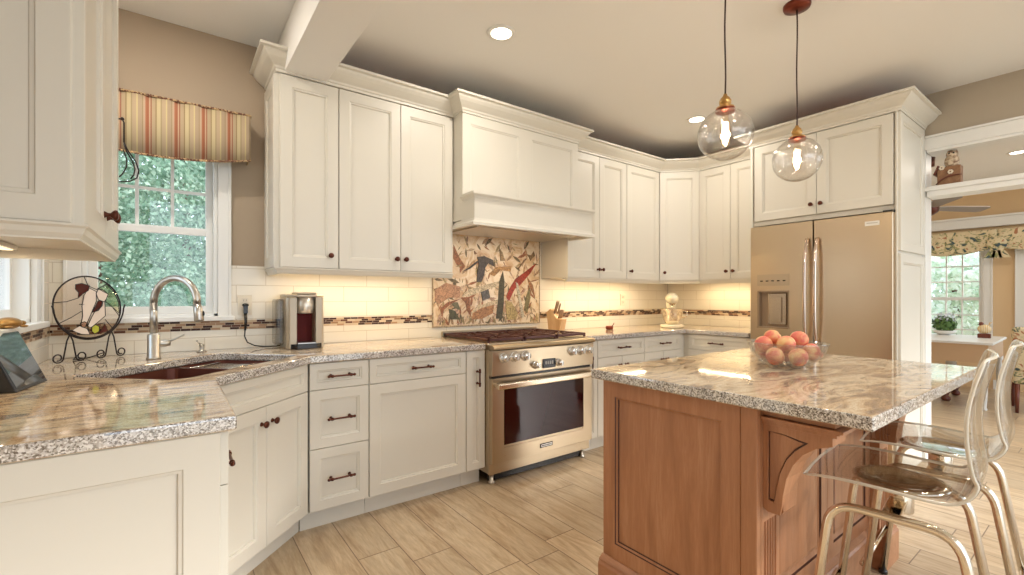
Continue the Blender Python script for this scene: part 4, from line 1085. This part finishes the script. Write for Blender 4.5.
# ------------------------------------------------------------------ coffee maker, outlets, cord
t=thing('coffee_maker','silver and black single-cup coffee maker on the counter','coffee maker',(.517,2.83,ZC+.001))
SIL=mat('warm_silver_plastic',(.50,.43,.33),.3,.5)
b=MB()
w_=.205; b.prism([(0,.22),(0,.035),(.012,.008),(.052,0),(.052,.10),(w_-.052,.10),(w_-.052,0),(w_-.012,.008),(w_,.035),(w_,.22)],.0,.295); b.build('body',SIL,t,bevel=.005)
b=MB(); b.prism([(.0,.22),(.0,.03),(.05,-.012),(w_-.05,-.012),(w_,.03),(w_,.22)],.296,.312); b.prism([(.05,.15),(.05,-.01),(w_-.05,-.01),(w_-.05,.15)],.312,.326); b.build('lid',SIL,t,bevel=.006)
b=MB(); b.lathe([(.030,.200),(.044,.206),(.047,.225),(.050,.240),(.050,.296),(0,.296),(0,.200)],28,M=T(w_/2,.042,0)); b.build('brew_head',mat('light_silver_plastic',(.72,.68,.60),.3,.7),t)
b=MB(); b.box(.053,w_-.053,.09,.099,.03,.29); b.build('cup_bay',mat('dark_red_brown_gloss',(.11,.010,.008),.6,Specular_IOR_Level=.2),t)
b=MB(); b.prism([(.02,.10),(.02,.0),(.05,-.022),(w_-.05,-.022),(w_-.02,.0),(w_-.02,.10)],.0,.028); b.build('drip_tray',BLACKP,t,bevel=.003)
b=MB(); b.prism([(.055,.095),(.055,-.008),(w_-.055,-.008),(w_-.055,.095)],.0285,.034); b.build('drip_grid',NICKEL,t)
b=MB(); b.box(-.045,-.001,.08,.21,.02,.285); b.build('water_tank',glassm('water_tank_plastic',(.75,.74,.72)),t,bevel=.01)
def outlet(x,z,label,plug=False):
    t=thing('wall_outlet',label,'outlet',(x,3.0895,z))
    b=MB(); b.box(-.036,.036,-.006,-.0005,-.058,.058); b.build('cover_plate',mat('cream_plastic_plate',(.74,.66,.52),.35),t,bevel=.002)
    for s in (-1,1):
        b=MB(); b.box(-.016,.016,-.008,-.0062,s*.026-.015,s*.026+.015); b.box(-.007,-.005,-.0085,-.008,s*.026-.005,s*.026+.007,1); b.box(.005,.007,-.0085,-.008,s*.026-.005,s*.026+.007,1); b.build('socket',[mat('cream_plastic',(.70,.62,.5),.4),BLACKP],t)
outlet(.338,1.165,'cream wall outlet between sink window and coffee maker')
outlet(3.69,1.185,'cream wall outlet under the far wall cabinets')
b=MB(); b.box(.327,.349,3.048,3.080,1.118,1.160); b.sphere((.338,3.060,1.165),(.018,.014,.010),12,8); b.tube([(.338,3.06,1.125),(.338,3.045,1.07),(.335,3.045,1.02)],[.009,.008,.006],10)
b.tube([(.335,3.045,1.03),(.332,3.045,.985),(.345,3.04,.950),(.38,3.03,.930),(.43,3.02,.922),(.49,3.02,.921),(.53,3.052,.921)],.0035,8)
tag(b.build('power_cord',BLACKP),'black plug and power cord running to the coffee maker','cord')

# ------------------------------------------------------------------ knife block
t=thing('knife_block','pale wooden knife block full of knives beside the range','knife block',(2.655,2.93,ZC+.001),math.radians(15))
t.scale=(.74,.80,1.04)
b=MB(); b.prism([(-.065,0),(.085,0),(.085,.045),(.000,.175),(-.02,.185),(-.065,.13)][::1],-.05,.05,'x') if False else b.prism([(.085,0),(-.055,0),(-.085,.105),(-.02,.105),(.06,.190),(.11,.16)],-.055,.055,'x')
b.build('block',BLOCKW,t,bevel=.004)
hd=Vector((0,-.45,.89)); KH=wood('knife_handle_wood',(.25,.14,.07),(.36,.22,.12),(.45,.30,.18))
for i,(x,y,z,l) in enumerate([(-.036,.02,.150,.115),(-.012,.03,.162,.10),(.014,.03,.162,.10),(.038,.02,.150,.09),(-.03,-.03,.112,.075),(-.01,-.032,.112,.075),(.010,-.032,.112,.075),(.03,-.03,.112,.07)]):
    b=MB(); p=Vector((x,y,z)); hd2=Vector((.06*(1 if x>0 else -1),-.38,.92)).normalized()
    b.tube([p,p+hd2*l*.3,p+hd2*l*.8,p+hd2*l],[.0085,.010,.0095,.006],8); b.build('knife_handle',KH,t)

# ------------------------------------------------------------------ stand mixer
t=thing('stand_mixer','cream stand mixer with steel bowl in the far counter corner','mixer',(3.96,2.70,ZC+.001),math.radians(-52))
MX=mat('cream_enamel',(.82,.74,.55),.18)
b=MB(); P_=[]
for k in range(28):
    a=2*PI*k/28; P_.append((.115*math.cos(a)*(1.0 if math.sin(a)<0 else .8),-.02+.15*math.sin(a)))
b.prism(P_,0,.032); b.build('base',MX,t,bevel=.012,seg=3)
b=MB(); b.tube([(0,.085,.02),(0,.09,.12),(0,.085,.20),(0,.06,.25)],[.062,.045,.042,.048],20); b.build('column',MX,t)
b=MB(); b.sphere((0,-.02,.282),(.062,.165,.056),24,14); b.build('head',MX,t)
b=MB(); b.lathe([(.030,.222),(.033,.245),(.030,.26)],20,M=T(0,-.085,0)); b.tube([(0,-.085,.225),(0,-.085,.15)],.006,8); b.build('beater_hub',CHROME,t)
b=MB(); b.lathe([(.045,.034),(.05,.040),(.078,.075),(.098,.130),(.102,.180),(.106,.183),(.100,.184),(.095,.132),(.074,.078),(0,.046)],32,M=T(0,-.075,0)); b.tube([(.098,-.075,.165),(.135,-.075,.155),(.135,-.075,.11),(.090,-.075,.095)],.005,8); b.build('bowl',CHROME,t)

# small wooden pot
b=MB(); b.lathe([(.026,0),(.034,.004),(.036,.022),(.033,.032),(.028,.028),(.0,.012)],20); b.tube([(.03,0,.026),(.055,0,.045),(.062,0,.058)],.004,8)
tag(b.build('salt_pot',COPPER,loc=(3.20,2.83,ZC+.001)),'tiny brown salt pot with a handle on the back counter','pot')

# ------------------------------------------------------------------ birdhouse figurine on the transom ledge
t=thing('birdhouse_figurine','carved wooden birdhouse with an owl and twig on the transom ledge','figurine',(4.53,.790,2.0215),-PI/2)
# local x -> -Y ; front faces -X
b=MB(); b.box(-.055,.070,-.03,.05,0,.135); b.build('house',BIRDW,t,bevel=.003)
b=MB(); b.prism([(-.075,.085),(-.050,.150),(-.040,.143),(-.066,.080)],-.045,.06,'y'); b.build('roof',DARKWOOD,t)
OWL=mat('mottled_owl_clay',(.5,.4,.28),.7); L(OWL,ramp(OWL,noi(OWL,coords(OWL),45,3),[(.4,(.24,.14,.08)),(.6,(.66,.52,.36))]),B(OWL).inputs['Base Color'])
b=MB(); b.sphere((.020,.0,.172),(.042,.036,.052),18,12); b.sphere((.022,-.004,.222),(.034,.031,.030),18,12); b.prism([(-.004,.24),(.004,.262),(.014,.246)],-.01,.005,'y'); b.prism([(.032,.246),(.042,.262),(.050,.24)],-.01,.005,'y'); b.build('owl',OWL,t)
b=MB(); 
for s in (.010,.034): b.sphere((s,-.032,.226),.006,10,8)
b.build('owl_eyes',BLACKP,t)
b=MB(); b.tube([(-.06,-.036,.012),(-.03,-.037,.045),(.01,-.037,.062),(.05,-.036,.066),(.078,-.034,.062)],[.004,.005,.005,.004,.003],8); b.build('twig',DARKWOOD,t)
for cx_,cz_ in ((.018,.092),(-.028,.128)):
    b=MB()
    for k in range(6):
        a=PI*k/3; b.sphere((cx_+.010*math.cos(a),-.040,cz_+.010*math.sin(a)),(.007,.003,.007),8,6)
    b.sphere((cx_,-.043,cz_),(.004,.003,.004),8,6,mi=1); b.build('flower',[mat('cream_petals',(.8,.7,.55),.6),COPPER],t)

# ------------------------------------------------------------------ breakfast room beyond the opening
WX=8.7
WIN=[(-.02,.80),(1.17,1.77),(2.05,2.65)]
b=MB(); ys=[-2.6,-.02,.80,1.17,1.77,2.05,2.65,3.3]
for i in range(0,len(ys)-1,2): b.box(WX,WX+.15,ys[i],ys[i+1],0,CZ)
for a,c in WIN: b.box(WX,WX+.15,a,c,0,.50); b.box(WX,WX+.15,a,c,1.90,CZ)
struct(b.build('wall_far',TANWALL),'tan far wall of the breakfast room')
b=MB(); b.box(XR+.14,WX+.15,YB,YB+.15,0,CZ); struct(b.build('wall_back',TANWALL),'tan side wall of the breakfast room')
b=MB(); b.box(WX-.07,WX,-2.6,3.09,2.14,2.26); b.box(WX-.10,WX,-2.6,3.09,2.26,2.285); struct(b.build('trim_3',WHITE,bevel=.003),'white moulding band above the breakfast room windows')
b=MB(); b.box(WX-.015,WX,-2.6,-.12,0,.12); b.box(WX-.015,WX,.89,1.08,0,.12); struct(b.build('baseboard_far',WHITE),'white baseboard of the breakfast room')
for i,(a,c) in enumerate(WIN):
    dh_window(3+i,-c,-a,.50,1.90,T(WX,0,0,rz=-PI/2),cols=3,rows=3,lower_grid=True,mid=1.17,label=['white grid window at the right of the breakfast room','white grid window behind the plant and table','breakfast room window hidden behind the refrigerator panel'][i])
def floral():
    m=mat('floral_valance_fabric',(.7,.6,.4),.85); v=coords(m)
    n1=noi(m,v,8,3,.5,2.2); n2=noi(m,coords(m,loc=(5,3,1)),11,3,.5,1.5)
    c=ramp(m,n1,[(.36,(.055,.09,.11)),(.41,(.26,.27,.14)),(.46,(.70,.58,.36)),(.62,(.74,.63,.42)),(.68,(.45,.20,.10))],'LINEAR')
    c=mixc(m,ramp(m,n2,[(.60,(0,0,0)),(.64,(.9,.9,.9))]),c,(.30,.30,.12)); L(m,c,B(m).inputs['Base Color']); return m
FLOR=floral()
t=thing('window_valance','floral gathered valance across the breakfast room windows','valance',(0,0,0))
def swag(y0,y1):
    n=40; rows=9; vs=[];fs=[]
    for k in range(n+1):
        y=y0+(y1-y0)*k/n; u=(y-y0)/(y1-y0); drop=1.855-.085*math.sin(PI*u)
        for r in range(rows+1):
            v=r/rows; z=2.095+(drop-2.095)*v; fold=.012*math.sin(v*rows*2.2)*(v*v*2) ; x=WX-.11-.02*v-fold-.006*math.sin(y*60)
            vs.append((x,y,z))
    for k in range(n):
        for r in range(rows): a=k*(rows+1)+r; fs.append((a,a+1,a+rows+2,a+rows+1))
    b=MB(); b.add(vs,fs,0,True); o=b.build('swag',FLOR,t); m=o.modifiers.new('sol','SOLIDIFY'); m.thickness=.006
swag(-.14,1.03); swag(1.03,1.95); swag(1.95,2.85)
for y in (1.03,1.95):
    b=MB()
    for k in range(9):
        a=2*PI*k/9; b.sphere((WX-.155,y+.055*math.cos(a),1.90+.055*math.sin(a)),(.02,.042,.042),10,8)
    b.sphere((WX-.17,y,1.90),(.02,.04,.04),10,8)
    for s in (-.6,0,.6): b.prism([(y+s*.02-.02,1.88),(y+s*.12-.05,1.72),(y+s*.12+.05,1.72),(y+s*.02+.02,1.88)],WX-.16,WX-.145,'x')
    b.build('rosette',FLOR,t)
b=MB(); b.box(WX-.10,WX-.001,-.14,2.85,2.07,2.09); b.build('mounting_board',WHITE,t)

# table / desk
t=thing('breakfast_table','white-topped table with tan apron and dark turned feet under the far window','table',(0,0,0))
b=MB(); b.prism([(6.92,.86),(8.15,.90),(8.15,2.5),(6.92,2.5)],.70,.728); b.build('table_top',WHITE,t,bevel=.006)
TANP=mat('tan_painted_wood',(.62,.42,.25),.5)
b=MB(); b.box(6.96,6.99,.90,2.46,.50,.699); b.box(8.08,8.11,.94,2.46,.50,.699); b.box(6.99,8.08,.92,.945,.50,.699); b.box(6.99,8.08,2.43,2.455,.50,.699); b.build('apron',TANP,t)
for x,y in ((6.985,.935),(8.06,.95),(6.985,2.42),(8.06,2.42)):
    b=MB(); b.lathe([(.022,0),(.028,.01),(.018,.03),(.024,.10),(.030,.30),(.022,.44),(.034,.46),(.034,.50)],20,M=T(x,y,0)); b.build('leg',WHITE,t)
def carved_foot(x,y):
    b=MB(); b.lathe([(.03,0),(.045,.02),(.040,.045),(.022,.06),(.030,.085),(.052,.115),(.045,.15),(.025,.165),(.025,.20)],18,M=T(x,y,0)); return b
b=MB(); b.box(7.20,7.88,1.255,1.325,.20,.26); b.tube([(7.54,1.29,.23),(7.54,1.29,.70)],.05,16); b.build('pedestal',WHITE,t)
for x in (7.28,7.78):
    carved_foot(x,1.29).build('turned_foot',DARKWOOD,t)
# second pedestal at the hidden end
# plant and figurine on the table
t=thing('potted_plant','small leafy plant in a white bowl on the far table','plant',(7.95,1.42,.7285))
b=MB(); b.lathe([(.05,0),(.07,.006),(.10,.03),(.115,.055),(.108,.058),(.09,.035),(0,.03)],24); b.build('pot',WHITE,t)
LEAF=mat('plant_leaf',(.10,.20,.05),.5); LEAFP=mat('plant_flower',(.62,.66,.74),.5)
def leafquads(n,fn,size,mi=0,b=None):
    b=b or MB()
    for i in range(n):
        p,nr=fn(); s=size*random.uniform(.6,1.3)
        u=Vector((random.gauss(0,1),random.gauss(0,1),random.gauss(0,1))).normalized(); nr=(nr+u*.7).normalized(); a=nr.orthogonal().normalized(); a=(Matrix.Rotation(random.uniform(0,6.28),3,nr)@a); c=nr.cross(a)
        b.add([p-a*s*.5,p+c*s*.28,p+a*s*.5,p-c*s*.28],[(0,1,2,3)],mi)
    return b
def ball(c,r):
    def fn():
        d=Vector((random.gauss(0,1),random.gauss(0,1),random.gauss(0,1))).normalized(); rr=random.uniform(.3,1)**.5
        return Vector((c[0]+d.x*r[0]*rr,c[1]+d.y*r[1]*rr,c[2]+d.z*r[2]*rr)),d
    return fn
leafquads(420,ball((0,0,.14),(.12,.12,.10)),.055).build('foliage',LEAF,t,fix=False)['kind']='stuff'
leafquads(160,ball((0,0,.22),(.13,.13,.08)),.030).build('flowers',LEAFP,t,fix=False)['kind']='stuff'
b=MB()
for k in range(7):
    a=k*.9; b.tube([(0,0,.03),(.04*math.cos(a),.04*math.sin(a),.12),(.09*math.cos(a),.09*math.sin(a),.22)],.003,6)
b.build('stems',LEAF,t)
t=thing('bird_figurine','small striped yellow bird figurine on a dark stand on the far table','figurine',(7.70,1.03,.7285),-PI/2)
b=MB(); b.box(-.055,.055,-.03,.03,0,.05); b.build('stand',DARKWOOD,t,bevel=.005)
YB_=mat('striped_yellow_glaze',(.7,.45,.15),.35); wv=N(YB_,'ShaderNodeTexWave'); wv.inputs['Scale'].default_value=22; L(YB_,coords(YB_),wv.inputs['Vector']); L(YB_,ramp(YB_,wv.outputs['Fac'],[(.4,(.72,.48,.18)),(.6,(.85,.75,.55))]),B(YB_).inputs['Base Color'])
b=MB(); b.sphere((0,0,.105),(.060,.042,.055),20,12); b.build('bird_body',YB_,t)
b=MB(); b.sphere((-.025,-.005,.165),(.022,.020,.024),14,10); b.prism([(-.045,.165),(-.062,.160),(-.045,.155)],-.01,.0,'y'); b.build('bird_head',DARKWOOD,t)
b=MB(); b.prism([(.035,.14),(.065,.19),(.045,.19),(.028,.15)],-.01,.01,'y'); b.build('tail',YB_,t)
# floral slipper chair
t=thing('upholstered_chair','small chair in cream floral fabric by the far windows','chair',(7.35,.55,0),math.radians(100))
b=MB(); b.box(-.24,.24,-.24,.24,.30,.46); b.build('seat',FLOR,t,bevel=.04,seg=4)
b=MB(); b.box(-.24,.24,.19,.27,.44,.90); b.build('backrest',FLOR,t,bevel=.035,seg=4)
for x in (-.2,.2):
    for y in (-.2,.22):
        b=MB(); b.lathe([(.014,0),(.022,.30)],10,M=T(x,y,0)); b.build('leg',DARKWOOD,t)
# ceiling fan
t=thing('ceiling_fan','grey-bladed ceiling fan in the breakfast room','fan',(6.5,1.31,-.125))
b=MB(); b.lathe([(.015,2.33),(.015,2.72),(.07,2.73),(.075,CZ+.124)],20); b.build('downrod',BRONZE,t)
b=MB(); b.lathe([(0,2.20),(.05,2.205),(.10,2.24),(.11,2.29),(.09,2.33),(.03,2.345),(0,2.345)],28); b.build('motor_housing',BRONZE,t)
BLADE=mat('grey_brown_blade',(.26,.22,.19),.5)
for k in range(3):
    a=math.radians(-32+120*k); b=MB(); M=T(0,0,2.29,rz=a)@T(0,0,0,rx=math.radians(-14))
    b.prism([(.09,-.03),(.20,-.055),(.66,-.072),(.70,-.05),(.70,.05),(.66,.072),(.20,.055),(.09,.03)],-.004,.004,M=M); b.build('blade',BLADE,t)

# ------------------------------------------------------------------ outdoors
b=MB(); b.box(-30,40,-30,40,-.55,-.45); struct(b.build('ground',mat('pale_paved_terrace',(.55,.54,.50),.9)),'pale paved ground outside')  # ground colour lightened to throw more light up indoors
def leafmat(name,cols):
    m=mat(name,cols[1],.55); g=N(m,'ShaderNodeNewGeometry'); c=ramp(m,g.outputs['Random Per Island'],[(0,cols[0]),(.5,cols[1]),(1,cols[2])]); L(m,c,B(m).inputs['Base Color'])
    t=m.node_tree; tr=t.nodes.new('ShaderNodeBsdfTranslucent'); t.links.new(c,tr.inputs[0]); mx=t.nodes.new('ShaderNodeMixShader'); mx.inputs[0].default_value=.4
    out=[n for n in t.nodes if n.type=='OUTPUT_MATERIAL'][0]; t.links.new(B(m).outputs[0],mx.inputs[1]); t.links.new(tr.outputs[0],mx.inputs[2]); t.links.new(mx.outputs[0],out.inputs[0]); return m
LG=leafmat('maple_leaves',[(.15,.27,.17),(.29,.43,.30),(.50,.62,.48)]); LP=leafmat('pale_leaves',[(.66,.76,.60),(.82,.88,.76),(.93,.96,.90)])  # second leaf colour whitened to stand for overexposed daylight
def tree(label,x,y,h,r,n,size,mt,zb=0):
    t=thing('leafy_tree',label,'tree',(x,y,-.45),0,'trees outside the windows')
    b=MB(); b.tube([(0,0,0),(.05,0,h*.4),(0,.05,h*.8)],[.12,.09,.04],10); b.build('trunk',DARKWOOD,t)
    b=MB()
    for k in range(7):
        c=(random.uniform(-.45,.45)*r,random.uniform(-.3,.3)*r,h*(.15+.13*k)); leafquads(n//7,ball(c,(r*.75,r*.5,h*.17)),size,b=b)
    b.build('foliage',mt,t,fix=False)
for i,(x,y) in enumerate(((-.75,6.6),(.75,7.9),(-1.3,9.6),(2.2,9.4))):
    tree(['green tree filling the left of the sink window','green tree filling the right of the sink window','green tree farther back in the sink window','green tree right of the sink window view'][i],x,y,5.2,1.2,26000,.062,LG)
for i,(x,y) in enumerate(((-5.0,13.4),(.2,12.8),(5.2,13.4))):
    tree(['tall tree at the left of the back row behind the sink window','tall tree in the middle of the back row behind the sink window','tall tree at the right of the back row behind the sink window'][i],x,y,8.0,2.2,16000,.18,LG)
for i,(x,y) in enumerate(((13.5,.6),(13.8,2.3),(14.2,4.0),(13.8,-1.0))):
    tree(['pale tree outside the right breakfast room window','pale tree outside the middle breakfast room window','pale tree at the far left outside','pale tree at the far right outside'][i],x,y,3.0,1.2,5000,.15,LP)
